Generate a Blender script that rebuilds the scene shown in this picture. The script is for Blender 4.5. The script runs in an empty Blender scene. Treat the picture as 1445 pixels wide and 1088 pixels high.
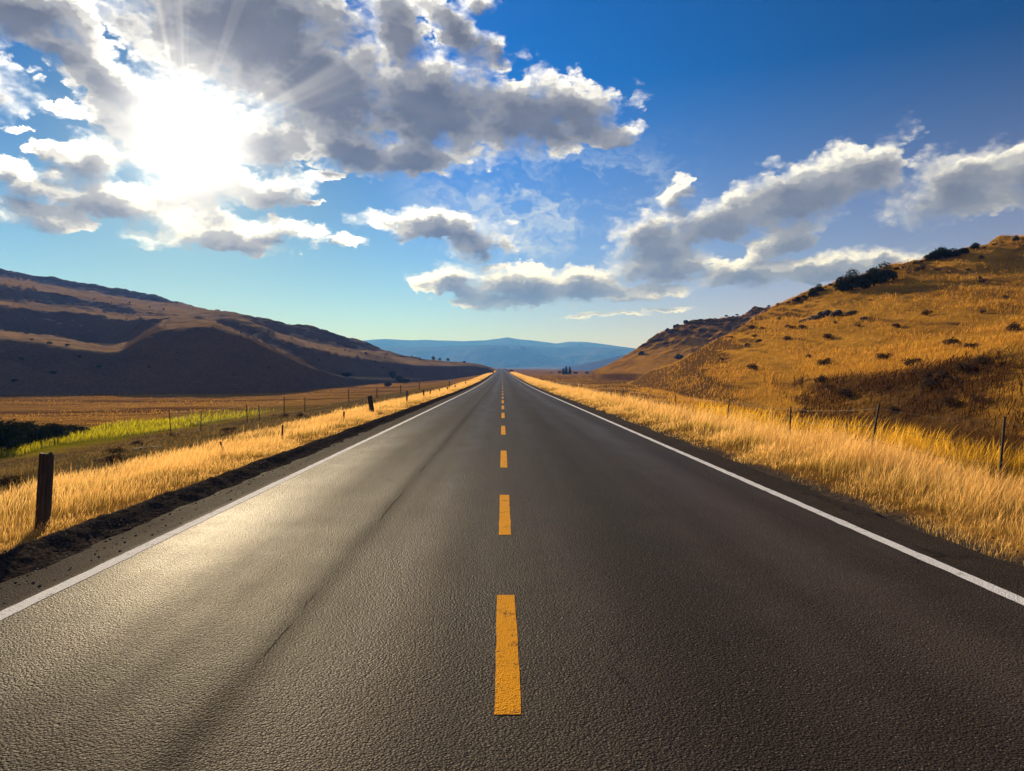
import bpy, bmesh, math, random
import numpy as np
from mathutils import Vector, Matrix
random.seed(7); rng = np.random.default_rng(11)
S = bpy.context.scene
COL = S.collection
R = math.radians

# ------------------------------------------------------------------ camera
F, CX, CY, CAMZ = 1000.0, 709.0, 529.0, 1.65      # focal length and principal point in photo pixels, eye height (m)
cam = bpy.data.cameras.new("camera"); camo = bpy.data.objects.new("camera", cam); COL.objects.link(camo)
cam.sensor_width = 36; cam.lens = 36 * F / 1445
cam.shift_x = (722.5 - CX) / 1445; cam.shift_y = -(544 - CY) / 1445
cam.clip_start = 0.1; cam.clip_end = 60000
camo.location = (0, 0, CAMZ); camo.rotation_euler = (R(90), 0, 0)
S.camera = camo
SUN_AZ, SUN_EL = R(-24.0), R(16.5)
SUNV = Vector((math.sin(SUN_AZ) * math.cos(SUN_EL), math.cos(SUN_AZ) * math.cos(SUN_EL), math.sin(SUN_EL)))

# ------------------------------------------------------------------ helpers
def vnoise(x, y, seed=0):
    xi = np.floor(x).astype(np.int64); yi = np.floor(y).astype(np.int64)
    fx = x - xi; fy = y - yi
    fx = fx * fx * fx * (fx * (fx * 6 - 15) + 10); fy = fy * fy * fy * (fy * (fy * 6 - 15) + 10)
    def h(a, b):
        n = (a * 374761393 + b * 668265263 + seed * 1442695041) & 0xFFFFFFFF
        n = ((n ^ (n >> 13)) * 1274126177) & 0xFFFFFFFF
        n = (n ^ (n >> 16)) & 0xFFFF
        return n / 65535.0
    a, b, c, d = h(xi, yi), h(xi + 1, yi), h(xi, yi + 1), h(xi + 1, yi + 1)
    return (a * (1 - fx) + b * fx) * (1 - fy) + (c * (1 - fx) + d * fx) * fy - 0.5

def fbm(x, y, oct=4, seed=0, gain=0.5):
    s = 0; a = 1.0; f = 1.0
    for k in range(oct):
        s = s + a * vnoise(x * f + 17.3 * k, y * f - 9.1 * k, seed + k); a *= gain; f *= 2.03
    return s

def sstep(a, b, x):
    t = np.clip((x - a) / (b - a), 0, 1); return t * t * (3 - 2 * t)

def tag(o, label=None, cat=None, group=None, kind=None):
    if label: o["label"] = label
    if cat: o["category"] = cat
    if group: o["group"] = group
    if kind: o["kind"] = kind
    return o

def link(name, me, mat=None, parent=None, smooth=True):
    o = bpy.data.objects.new(name, me); COL.objects.link(o)
    if mat: me.materials.append(mat)
    if parent: o.parent = parent
    if len(me.polygons): me.polygons.foreach_set("use_smooth", np.full(len(me.polygons), smooth, dtype=bool))
    return o

def np_mesh(name, co, quads=None, tris=None, attrs=None):
    me = bpy.data.meshes.new(name)
    co = np.asarray(co, dtype=np.float32)
    loops = []; starts = []; n = 0
    if quads is not None and len(quads):
        q = np.asarray(quads, dtype=np.int32); loops.append(q.ravel()); starts.append(np.arange(len(q)) * 4 + n); n += q.size
    if tris is not None and len(tris):
        t = np.asarray(tris, dtype=np.int32); loops.append(t.ravel()); starts.append(np.arange(len(t)) * 3 + n); n += t.size
    loops = np.concatenate(loops); starts = np.concatenate(starts).astype(np.int32)
    me.vertices.add(len(co)); me.vertices.foreach_set("co", co.ravel())
    me.loops.add(len(loops)); me.loops.foreach_set("vertex_index", loops.astype(np.int32))
    me.polygons.add(len(starts)); me.polygons.foreach_set("loop_start", starts)
    for k, v in (attrs or {}).items():
        at = me.attributes.new(k, 'FLOAT', 'POINT'); at.data.foreach_set("value", np.asarray(v, dtype=np.float32))
    me.update(calc_edges=True)
    return me

def grid_quads(nr, nc):
    i = np.arange(nr - 1)[:, None] * nc + np.arange(nc - 1)[None, :]
    return np.stack([i, i + 1, i + nc + 1, i + nc], -1).reshape(-1, 4)

# ------------------------------------------------------------------ node helpers
class NT:
    def __init__(s, tree): s.t = tree; s.n = tree.nodes; s.l = tree.links
    def put(s, sock, v):
        if isinstance(v, bpy.types.NodeSocket): s.l.new(v, sock)
        elif v is not None:
            if isinstance(v, (tuple, list)) and len(v) == 3 and sock.type == 'RGBA': v = (*v, 1)
            sock.default_value = v
    def math(s, op, a, b=None, c=None, clamp=False):
        n = s.n.new("ShaderNodeMath"); n.operation = op; n.use_clamp = clamp
        for k, v in enumerate((a, b, c)):
            if v is not None: s.put(n.inputs[k], v)
        return n.outputs[0]
    def vec(s, op, a, b=None, c=None, scale=None):
        n = s.n.new("ShaderNodeVectorMath"); n.operation = op
        for k, v in enumerate((a, b, c)):
            if v is not None: s.put(n.inputs[k], v)
        if scale is not None: s.put(n.inputs["Scale"], scale)
        return n.outputs["Value"] if op in ('LENGTH', 'DOT_PRODUCT', 'DISTANCE') else n.outputs[0]
    def noise(s, vec, scale, detail=4, rough=0.55, dist=0.0, out=0, dim='3D'):
        n = s.n.new("ShaderNodeTexNoise"); n.noise_dimensions = dim; n.inputs["Scale"].default_value = scale; n.inputs["Detail"].default_value = detail
        n.inputs["Roughness"].default_value = rough; n.inputs["Distortion"].default_value = dist
        if vec is not None: s.l.new(vec, n.inputs["Vector"])
        return n.outputs[out]
    def voro(s, vec, scale, feature='F1', out="Distance", rand=1.0, dim='3D'):
        n = s.n.new("ShaderNodeTexVoronoi"); n.voronoi_dimensions = dim; n.feature = feature; n.inputs["Scale"].default_value = scale
        n.inputs["Randomness"].default_value = rand
        if vec is not None: s.l.new(vec, n.inputs["Vector"])
        return n.outputs[out]
    def ramp(s, f, lo, hi, a=0.0, b=1.0, smooth=True):
        n = s.n.new("ShaderNodeMapRange"); n.interpolation_type = 'SMOOTHSTEP' if smooth else 'LINEAR'
        s.put(n.inputs[0], f)
        for k, v in zip((1, 2, 3, 4), (lo, hi, a, b)): s.put(n.inputs[k], v)
        return n.outputs[0]
    def mix(s, f, a, b, blend='MIX'):
        n = s.n.new("ShaderNodeMix"); n.data_type = 'RGBA'; n.blend_type = blend
        s.put(n.inputs["Factor"], f)
        s.put([i for i in n.inputs if i.name == "A" and i.type == 'RGBA'][0], a)
        s.put([i for i in n.inputs if i.name == "B" and i.type == 'RGBA'][0], b)
        return [o for o in n.outputs if o.type == 'RGBA'][0]
    def xyz(s, v):
        n = s.n.new("ShaderNodeSeparateXYZ"); s.l.new(v, n.inputs[0]); return n.outputs
    def comb(s, x, y, z):
        n = s.n.new("ShaderNodeCombineXYZ")
        for k, v in enumerate((x, y, z)): s.put(n.inputs[k], v)
        return n.outputs[0]
    def attr(s, name):
        n = s.n.new("ShaderNodeAttribute"); n.attribute_name = name; return n.outputs["Fac"]
    def bump(s, h, strength=0.5, dist=0.05):
        n = s.n.new("ShaderNodeBump"); n.inputs["Strength"].default_value = strength; n.inputs["Distance"].default_value = dist
        s.l.new(h, n.inputs["Height"]); return n.outputs[0]

def mat(name):
    m = bpy.data.materials.new(name); m.use_nodes = True
    t = NT(m.node_tree); b = m.node_tree.nodes["Principled BSDF"]
    pos = t.n.new("ShaderNodeNewGeometry").outputs["Position"]
    return m, t, b, pos

def simple_mat(name, c1, c2, scale=6, rough=0.8, bump=0.3, stretch=(1, 1, 1), spec=0.3):
    m, t, b, pos = mat(name)
    oc = t.n.new("ShaderNodeTexCoord").outputs["Object"]
    v = t.vec('MULTIPLY', oc, stretch)
    n = t.noise(v, scale, 5, 0.6)
    t.l.new(t.mix(t.ramp(n, 0.3, 0.7), c1, c2), b.inputs["Base Color"])
    b.inputs["Roughness"].default_value = rough; b.inputs["Specular IOR Level"].default_value = spec
    t.l.new(t.bump(n, bump, 0.02), b.inputs["Normal"])
    return m

# ------------------------------------------------------------------ road profile and ground heights
_ry = np.arange(-12000, 12001, 5.0)
def _smooth(a, n):
    k = np.ones(n) / n; return np.convolve(np.pad(a, n // 2, mode='edge'), k, mode='valid')[:len(a)]
_rz = _smooth(np.interp(_ry, [-12000, 0, 90, 170, 560, 1020, 1120, 1400, 1800, 12000], [0, 0, 0, 0.5, 4.3, 10.8, 11.2, 7, -6, -6]), 13)
_rx = _smooth(np.interp(_ry, [-12000, 0, 150, 560, 1040, 1800, 12000], [0.03, 0.03, 0.0, -0.7, -3.6, -15, -15]), 21)
def rz(y): return np.interp(y, _ry, _rz)
def xc(y): return np.interp(y, _ry, _rx)
_cu = np.array([-12000, -400, -60, -40, -25, -12, -8, -6, -4.72, -4.3, -4.05, -3.95, 4.45, 4.55, 5.0, 6.2, 8, 10.5, 13, 18, 60, 400, 12000])
_cz = np.array([-4.5, -4.0, -3.2, -3.0, -2.7, -1.0, -0.38, -0.14, -0.02, -0.03, -0.06, -0.14, -0.14, -0.05, 0.02, 0.0, -0.28, -0.75, -0.85, -0.8, -1.2, -3.2, -4.0])
def ground(x, y):
    x = np.asarray(x, float); y = np.asarray(y, float)
    u = x - xc(y)
    z0 = rz(y) + np.interp(u, _cu, _cz)
    rough = sstep(5.0, 9.0, np.abs(u))
    z0 = z0 + rough * (0.22 * fbm(x / 7, y / 9, 4, 3) + 0.05 * fbm(x / 1.1, y / 1.1, 3, 9))
    r = np.hypot(x, y)
    far = np.interp(r, [0, 900, 1400, 2000, 3000, 4500, 6300, 12000], [-8, -10, -12, 6, 26, 52, 80, 90]) + 6 * fbm(x / 900, y / 500, 4, 21)
    edge = np.where(np.abs(u) < 40, 1150, 690 + 60 * np.sin(x / 70.0))
    edge = edge + (1150 - edge) * sstep(120, 20, np.abs(u))
    w = sstep(0, 1, (y - edge) / 500.0)
    w = np.maximum(w, sstep(1500, 2600, r))
    return z0 * (1 - w) + far * w

# ------------------------------------------------------------------ materials
def asphalt():
    m, t, b, pos = mat("asphalt")
    x, y, z = t.xyz(pos)
    base = t.noise(pos, 1.1, 5, 0.6)
    streak = t.noise(t.comb(t.math('MULTIPLY', x, 1.6), t.math('MULTIPLY', y, 0.06), 0.0), 1.0, 4, 0.55)
    grain = t.voro(pos, 74.0); grain2 = t.noise(pos, 130, 3, 0.7)
    stones = t.ramp(grain, 0.15, 0.55)
    # oil-darkened strip in the middle of each lane, polished wheel tracks beside it
    wob = t.math('MULTIPLY_ADD', t.noise(t.comb(0.0, t.math('MULTIPLY', y, 0.25), 0.0), 1, 2), 0.7, -0.35)
    xw = t.math('ADD', x, wob)
    def band(c, w): return t.ramp(t.math('ABSOLUTE', t.math('SUBTRACT', xw, c)), w, 0.0)
    oil = t.math('MAXIMUM', band(1.25, 0.75), t.math('MULTIPLY', band(-2.05, 0.55), 0.7))
    track = t.math('MAXIMUM', band(2.75, 0.6), t.math('MAXIMUM', band(-2.9, 0.6), band(-0.75, 0.5)))
    c = t.mix(t.ramp(base, 0.3, 0.72), (0.064, 0.049, 0.040), (0.110, 0.085, 0.069))
    c = t.mix(t.math('MULTIPLY', t.ramp(streak, 0.35, 0.7), 0.55), c, (0.046, 0.037, 0.032))
    c = t.mix(t.math('MULTIPLY', oil, 0.72), c, (0.036, 0.030, 0.027))
    c = t.mix(t.math('MULTIPLY', track, 0.55), c, (0.135, 0.104, 0.083))
    speck = t.ramp(t.voro(pos, 42.0, out="Color"), 0.55, 0.95)
    c = t.mix(t.math('MULTIPLY', stones, 0.55), c, (0.018, 0.015, 0.013))
    c = t.mix(t.math('MULTIPLY', t.ramp(t.noise(pos, 75, 2, 0.6), 0.61, 0.70), 0.85), c, (0.30, 0.24, 0.19))
    # long construction joint that has opened into a crack, and finer cross cracks
    jx = t.math('MULTIPLY_ADD', t.noise(t.comb(0.0, t.math('MULTIPLY', y, 0.8), 0.0), 1.0, 6, 0.7), 0.10, -1.45)
    dj = t.math('ABSOLUTE', t.math('SUBTRACT', x, jx))
    gate = t.ramp(t.noise(t.comb(3.0, t.math('MULTIPLY', y, 0.5), 0.0), 1, 3), 0.42, 0.56)
    crack = t.math('MULTIPLY', t.ramp(dj, 0.015, 0.003), gate)
    seam = t.ramp(dj, 0.20, 0.0)
    vd = t.voro(t.vec('ADD', t.vec('MULTIPLY', pos, (0.23, 0.11, 0.0)), t.vec('SCALE', t.noise(pos, 1.4, 5, 0.65, out=1), scale=0.18)), 1.0, 'DISTANCE_TO_EDGE')
    fine = t.math('MULTIPLY', t.ramp(vd, 0.006, 0.0), t.ramp(t.noise(pos, 0.35, 2), 0.5, 0.62))
    allc = t.math('MAXIMUM', crack, t.math('MULTIPLY', fine, 0.75))
    c = t.mix(t.math('MULTIPLY', seam, 0.45), c, (0.026, 0.022, 0.019))
    c = t.mix(t.math('MULTIPLY', allc, 0.9), c, (0.008, 0.007, 0.006))
    t.l.new(c, b.inputs["Base Color"])
    rg = t.math('ADD', t.math('MULTIPLY_ADD', track, -0.08, 0.50), t.math('MULTIPLY', oil, 0.08))
    shoulder = t.math('MAXIMUM', t.ramp(x, -3.35, -3.6), t.ramp(x, 3.7, 3.95))
    rg = t.math('ADD', rg, t.math('MULTIPLY', shoulder, 0.25))
    dull = t.math('MAXIMUM', crack, t.math('MULTIPLY', seam, 0.55))
    spec = t.math('MULTIPLY', t.math('MULTIPLY_ADD', shoulder, -0.012, 0.019), t.math('MULTIPLY_ADD', dull, -0.95, 1.0))
    spec = t.math('MULTIPLY', spec, t.ramp(t.noise(pos, 85, 2, 0.6), 0.3, 0.7, 0.25, 1.75))
    t.l.new(spec, b.inputs["Specular IOR Level"])
    rg = t.math('ADD', rg, t.math('MULTIPLY_ADD', base, 0.22, -0.11))
    rg = t.math('ADD', rg, t.math('MULTIPLY_ADD', streak, 0.24, -0.12))
    t.l.new(rg, b.inputs["Roughness"])
    h = t.math('MULTIPLY_ADD', grain, -0.011, t.math('MULTIPLY', grain2, 0.006))
    h = t.math('ADD', h, t.math('MULTIPLY', t.noise(pos, 45, 2, 0.6), 0.004))
    t.l.new(t.bump(h, 0.75, 1.0), b.inputs["Normal"])
    return m

def paint(name, col, worn):
    m, t, b, pos = mat(name)
    n = t.noise(pos, 38, 5, 0.7); g = t.voro(pos, 95)
    chip = t.math('MAXIMUM', t.ramp(n, 0.585, 0.65), t.math('MULTIPLY', t.ramp(t.noise(pos, 5, 4, 0.6), 0.54, 0.70), t.ramp(n, 0.44, 0.54)))
    dirt = t.ramp(t.noise(pos, 3, 5, 0.6), 0.3, 0.75)
    c = t.mix(t.math('MULTIPLY', dirt, 0.12), col, tuple(v * 0.55 for v in col))
    c = t.mix(t.math('MULTIPLY', chip, worn), c, (0.04, 0.034, 0.03))
    t.l.new(c, b.inputs["Base Color"]); b.inputs["Roughness"].default_value = 0.8; b.inputs["Specular IOR Level"].default_value = 0.03
    t.l.new(t.bump(t.math('ADD', g, n), 0.55, 0.012), b.inputs["Normal"])
    return m

def ground_mat():
    m, t, b, pos = mat("dry_field")
    x, y, z = t.xyz(pos)
    big = t.noise(t.vec('MULTIPLY', pos, (0.012, 0.075, 0.0)), 1.0, 6, 0.6)
    mid = t.noise(pos, 0.35, 6, 0.62); fine = t.noise(pos, 3.0, 6, 0.7)
    straw = t.mix(t.ramp(mid, 0.3, 0.7), (0.43, 0.225, 0.050), (0.27, 0.130, 0.028))
    straw = t.mix(t.math('MULTIPLY', t.ramp(big, 0.44, 0.60), 0.8), straw, (0.11, 0.050, 0.014))
    straw = t.mix(t.math('MULTIPLY', t.ramp(fine, 0.5, 0.72), 0.5), straw, (0.09, 0.055, 0.02))
    # dull trampled verge between the road grass and the fence line on the left
    wig = t.math('MULTIPLY_ADD', mid, 8.0, -4.0)
    xs = t.math('ADD', x, wig)
    dull = t.math('MULTIPLY', t.ramp(xs, -27.0, -21.0), t.ramp(xs, -6.0, -9.0))
    olive = t.mix(t.ramp(fine, 0.35, 0.65), (0.17, 0.115, 0.042), (0.085, 0.062, 0.026))
    c = t.mix(t.math('MULTIPLY', dull, t.ramp(y, 190.0, 110.0)), straw, olive)
    green = t.math('MULTIPLY', t.math('MULTIPLY', t.ramp(xs, -37.5, -33.0), t.ramp(xs, -23.0, -27.0)), t.ramp(y, 110.0, 55.0))
    c = t.mix(green, c, t.mix(mid, (0.32, 0.27, 0.008), (0.16, 0.14, 0.008)))
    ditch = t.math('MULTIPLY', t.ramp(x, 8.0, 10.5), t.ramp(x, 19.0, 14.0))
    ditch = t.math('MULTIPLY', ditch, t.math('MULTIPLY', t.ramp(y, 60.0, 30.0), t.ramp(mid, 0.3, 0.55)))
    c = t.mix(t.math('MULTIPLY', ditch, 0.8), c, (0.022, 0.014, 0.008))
    # soil and gravel beside the asphalt
    soil = t.math('MULTIPLY', t.ramp(x, -4.9, -4.5), t.ramp(x, 5.0, 4.65))
    c = t.mix(soil, c, t.mix(fine, (0.05, 0.04, 0.034), (0.10, 0.076, 0.058)))
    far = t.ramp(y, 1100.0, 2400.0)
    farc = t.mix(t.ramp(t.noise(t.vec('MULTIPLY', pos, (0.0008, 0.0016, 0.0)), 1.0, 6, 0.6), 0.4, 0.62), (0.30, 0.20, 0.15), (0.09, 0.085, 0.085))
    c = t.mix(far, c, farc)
    t.l.new(c, b.inputs["Base Color"]); b.inputs["Roughness"].default_value = 0.95; b.inputs["Specular IOR Level"].default_value = 0.0
    t.l.new(t.bump(t.math('ADD', t.math('MULTIPLY', mid, 0.6), t.math('MULTIPLY', fine, 0.25)), 0.7, 0.6), b.inputs["Normal"])
    return m

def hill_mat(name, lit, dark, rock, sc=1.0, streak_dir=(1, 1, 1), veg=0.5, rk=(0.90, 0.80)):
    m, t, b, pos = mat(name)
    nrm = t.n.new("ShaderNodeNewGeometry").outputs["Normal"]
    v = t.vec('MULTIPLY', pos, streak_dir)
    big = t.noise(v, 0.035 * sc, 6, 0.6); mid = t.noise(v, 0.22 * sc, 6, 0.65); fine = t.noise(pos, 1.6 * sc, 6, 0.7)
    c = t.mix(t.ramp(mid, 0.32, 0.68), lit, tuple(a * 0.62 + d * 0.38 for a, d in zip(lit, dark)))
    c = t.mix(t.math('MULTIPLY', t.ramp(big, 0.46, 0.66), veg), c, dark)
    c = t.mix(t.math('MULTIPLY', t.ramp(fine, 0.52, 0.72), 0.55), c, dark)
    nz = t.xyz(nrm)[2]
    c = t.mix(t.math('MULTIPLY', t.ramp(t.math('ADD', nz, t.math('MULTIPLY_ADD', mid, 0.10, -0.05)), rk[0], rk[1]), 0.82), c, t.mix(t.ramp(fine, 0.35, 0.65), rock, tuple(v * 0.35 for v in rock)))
    t.l.new(c, b.inputs["Base Color"]); b.inputs["Roughness"].default_value = 0.95; b.inputs["Specular IOR Level"].default_value = 0.0
    h = t.math('ADD', t.math('MULTIPLY', mid, 1.6 / sc), t.math('MULTIPLY', fine, 0.45 / sc))
    t.l.new(t.bump(h, 0.75, 1.0), b.inputs["Normal"])
    return m

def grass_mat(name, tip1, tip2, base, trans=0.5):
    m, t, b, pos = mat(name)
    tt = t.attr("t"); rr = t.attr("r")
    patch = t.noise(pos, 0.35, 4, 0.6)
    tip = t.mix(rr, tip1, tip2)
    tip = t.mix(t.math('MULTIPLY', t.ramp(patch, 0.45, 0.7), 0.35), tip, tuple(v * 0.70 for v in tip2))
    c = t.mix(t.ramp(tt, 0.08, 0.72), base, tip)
    d = t.n.new("ShaderNodeBsdfDiffuse"); tr = t.n.new("ShaderNodeBsdfTranslucent"); mx = t.n.new("ShaderNodeMixShader")
    t.l.new(c, d.inputs["Color"]); t.l.new(c, tr.inputs["Color"]); mx.inputs[0].default_value = trans
    t.l.new(d.outputs[0], mx.inputs[1]); t.l.new(tr.outputs[0], mx.inputs[2])
    t.n.remove(b); t.l.new(mx.outputs[0], t.n["Material Output"].inputs["Surface"])
    return m

M = dict(
    asphalt=asphalt(),
    white=paint("white_road_paint", (0.90, 0.88, 0.86), 0.7),
    yellow=paint("yellow_road_paint", (0.95, 0.40, 0.010), 0.8),
    ground=ground_mat(),
    gravel=simple_mat("dark_gravel", (0.016, 0.013, 0.012), (0.075, 0.060, 0.050), 26, 0.95, 1.0, (1, 1, 1), 0.0),
    stone=simple_mat("crushed_stone", (0.03, 0.026, 0.024), (0.13, 0.10, 0.085), 3, 0.85, 0.4),
    hill_left=hill_mat("shaded_hill_grass", (0.50, 0.31, 0.14), (0.14, 0.096, 0.066), (0.150, 0.094, 0.062), 1.3, (1, 1, 2.2), 0.65, (0.955, 0.885)),  # steep faces take the darker rock colour, painted in to deepen their shade
    hill_right=hill_mat("golden_hill_grass", (0.60, 0.30, 0.040), (0.19, 0.085, 0.018), (0.07, 0.042, 0.026), 1.3, (1.1, 0.22, 1.6), 0.85),
    hill_rock=hill_mat("rocky_hill_ground", (0.60, 0.29, 0.045), (0.17, 0.080, 0.022), (0.085, 0.045, 0.025), 1.3, (1, 1, 1.3), 0.8),
    mountain=hill_mat("hazed_mountain_forest", (0.11, 0.10, 0.12), (0.04, 0.045, 0.065), (0.07, 0.065, 0.08), 0.03, (1, 1, 2), 0.7),  # forest colour with a bluish haze tint painted in
    wood=simple_mat("weathered_post_wood", (0.022, 0.016, 0.013), (0.075, 0.053, 0.042), 14, 0.85, 0.8, (3, 3, 0.22)),
    steel=simple_mat("rusty_fence_steel", (0.020, 0.012, 0.010), (0.060, 0.030, 0.020), 20, 0.7, 0.3),
    wire=simple_mat("old_fence_wire", (0.06, 0.045, 0.035), (0.16, 0.12, 0.09), 20, 0.55, 0.1),
    rock=simple_mat("dark_basalt_rock", (0.018, 0.013, 0.011), (0.085, 0.055, 0.040), 0.9, 0.9, 1.0),
    bark=simple_mat("juniper_bark", (0.03, 0.02, 0.014), (0.08, 0.055, 0.04), 5, 0.9, 0.6, (2, 2, 0.4)),
    leaf=grass_mat("dark_juniper_leaf", (0.030, 0.040, 0.014), (0.055, 0.060, 0.020), (0.020, 0.026, 0.010), 0.25),
    sage=grass_mat("grey_sage_leaf", (0.075, 0.050, 0.026), (0.15, 0.090, 0.040), (0.03, 0.02, 0.012), 0.3),
    hedge=grass_mat("dark_willow_leaf", (0.012, 0.020, 0.006), (0.030, 0.040, 0.010), (0.008, 0.012, 0.004), 0.25),
    sign=simple_mat("white_sign_face", (0.62, 0.62, 0.60), (0.78, 0.78, 0.76), 8, 0.5, 0.05),
    gold=grass_mat("golden_roadside_grass", (1.0, 0.67, 0.25), (0.92, 0.50, 0.13), (0.40, 0.27, 0.05), 0.74),
    hillgrass=grass_mat("golden_hill_blades", (0.80, 0.43, 0.070), (0.60, 0.31, 0.048), (0.46, 0.23, 0.034), 0.6),
    brush=grass_mat("dead_brown_brush", (0.21, 0.10, 0.034), (0.062, 0.030, 0.014), (0.024, 0.014, 0.008), 0.4),
    fieldgrass=grass_mat("dull_field_blades", (0.36, 0.22, 0.075), (0.17, 0.12, 0.045), (0.09, 0.07, 0.025), 0.45),
    saffron=grass_mat("saffron_bunch_grass", (1.0, 0.60, 0.055), (0.80, 0.42, 0.035), (0.30, 0.16, 0.02), 0.68),
    green=grass_mat("green_meadow_blades", (0.78, 0.64, 0.012), (0.46, 0.42, 0.012), (0.20, 0.20, 0.012), 0.55),
)

# ------------------------------------------------------------------ ground sheet
def geo(a, b, first, grow):
    out = [a]; s = first
    while out[-1] < b: out.append(out[-1] + s); s *= grow
    out[-1] = b; return np.array(out)
up = np.concatenate([np.arange(0, 4.4, 0.6), np.arange(4.4, 9.01, 0.15), geo(9.15, 6300, 0.2, 1.055)])
uu = np.concatenate([-up[::-1][:-1], up])
yp = np.concatenate([np.arange(0, 30, 0.3), geo(30, 6300, 0.32, 1.02)])
yy = np.concatenate([-geo(0.5, 6300, 0.8, 1.2)[::-1], yp])
U, Y = np.meshgrid(uu, yy); X = U + xc(Y)
gm = np_mesh("ground", np.stack([X, Y, ground(X, Y)], -1).reshape(-1, 3), grid_quads(*X.shape))
tag(link("ground", gm, M["ground"]), "dry straw coloured valley floor on both sides of the road", None, None, "structure")

# ------------------------------------------------------------------ road with painted lines
ry = np.concatenate([np.arange(-30, 0, 2.0), np.arange(0, 60, 0.5), geo(60, 1700, 0.6, 1.03)])
def strip(name, u0, u1, ys, dz, m, parent=None, nu=2, jit=0.0):
    us = np.linspace(u0, u1, nu)
    Ug, Yg = np.meshgrid(us, ys)
    if jit:
        e = np.zeros_like(Ug); e[:, 0] = jit * fbm(Yg[:, 0] * 5, Yg[:, 0] * 0, 4, 5); e[:, -1] = jit * fbm(Yg[:, 0] * 5, Yg[:, 0] * 0 + 40, 4, 6)
        Ug = Ug + e
    me = np_mesh(name, np.stack([Ug + xc(Yg), Yg, rz(Yg) + dz], -1).reshape(-1, 3), grid_quads(*Ug.shape))
    return link(name, me, m, parent)
ryf = np.concatenate([np.arange(-30, 1, 1.0), np.arange(1.1, 30, 0.06), geo(30, 1700, 0.1, 1.03)])
# asphalt slab: ragged edges that drop to the verge
e0 = -4.0 + 0.10 * fbm(ryf * 1.6, ryf * 0, 5, 51); e1 = 4.42 + 0.13 * fbm(ryf * 1.6, ryf * 0 + 7, 5, 52)
cols = [e0 - 0.03, e0, np.full_like(ryf, -2), np.zeros_like(ryf), np.full_like(ryf, 2), e1, e1 + 0.03]
Ug = np.stack(cols, 1); Yg = np.repeat(ryf[:, None], 7, 1); Zg = rz(Yg).copy(); Zg[:, 0] -= 0.16; Zg[:, -1] -= 0.16
road = link("road", np_mesh("road", np.stack([Ug + xc(Yg), Yg, Zg], -1).reshape(-1, 3), grid_quads(*Ug.shape)), M["asphalt"], smooth=False)
tag(road, "straight two lane asphalt road running to the horizon", None, None, "structure")
lys = np.concatenate([np.arange(-10, 1, 0.5), np.arange(1, 40, 0.06), geo(40, 1500, 0.1, 1.03)])
strip("edge_line", -3.52, -3.395, lys, 0.003, M["white"], road, jit=0.012)
strip("edge_line", 3.70, 3.83, lys, 0.003, M["white"], road, jit=0.012)
dashes = [(840, 1009), (698.5, 755), (636, 660), (601, 613.5), (582.5, 590), (572.5, 577.5), (565, 569), (560, 562.3), (555.5, 557.5), (552, 553.4)]
yd = []
for a, b_ in dashes: yd.append((F * CAMZ / (b_ - CY), F * CAMZ / (a - CY)))
last = yd[-1][1]
for k in range(22):
    st = last + 9 + k * 0.9; yd.append((st, st + 5)); last = st + 5
yd.insert(0, (-4.5, -2.2))
for a, b_ in yd:
    wd = 0.066 if a < 5 else 0.064
    strip("centre_dash", 0.0 - wd, wd, np.linspace(a, b_, 30 if b_ < 40 else 4), 0.003, M["yellow"], road, jit=0.006 if b_ < 40 else 0)

# ------------------------------------------------------------------ gravel berm on the left shoulder
by = [1.0]
while by[-1] < 330: by.append(by[-1] + max(0.035, 0.008 * by[-1]))
by = np.array(by); bu = np.linspace(-4.78, -3.93, 34)
Ub, Yb = np.meshgrid(bu, by); tb = (Ub + 4.78) / 0.85
wgl = 0.12 * fbm(Yb / 1.3, Yb * 0, 3, 31)
prof = np.exp(-((tb - 0.36 + wgl) / 0.24) ** 2) * (0.105 + 0.04 * fbm(Yb / 2.1, Yb * 0 + 3, 3, 32))
Zb = rz(Yb) - 0.045 + prof + (0.030 * fbm(Ub * 5, Yb * 4, 3, 33, 0.6) + 0.026 * fbm(Ub * 22, Yb * 22, 2, 34, 0.6)) * np.sin(np.clip(tb, 0, 1) * math.pi) ** 0.5
Zb = Zb - 0.12 * (tb < 0.02) - 0.05 * (tb > 0.97)
tag(link("gravel_shoulder", np_mesh("gravel_shoulder", np.stack([Ub + xc(Yb), Yb, Zb], -1).reshape(-1, 3), grid_quads(*Ub.shape)), M["gravel"]),
    "dark loose gravel ridge along the left edge of the asphalt", None, None, "structure")

def rock_mesh(name, rad, seed, sub=2, flat=0.7, rough=0.35):
    bm = bmesh.new(); bmesh.ops.create_icosphere(bm, subdivisions=sub, radius=1)
    r = np.random.default_rng(seed); pl = [(Vector(r.normal(size=3)).normalized(), 0.55 + 0.35 * r.random()) for _ in range(9)]
    for v in bm.verts:
        d = v.co.normalized(); s = 1.0
        for n, c in pl:
            k = d.dot(n)
            if k > 0.05: s = min(s, c / k)
        n3 = vnoise(np.array([d.x * 2 + seed]), np.array([d.y * 2 + d.z * 3]), seed)[0]
        s *= 1 + rough * n3
        v.co = Vector((d.x * rad[0], d.y * rad[1], d.z * rad[2])) * s
    me = bpy.data.meshes.new(name); bm.to_mesh(me); bm.free(); return me

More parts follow.
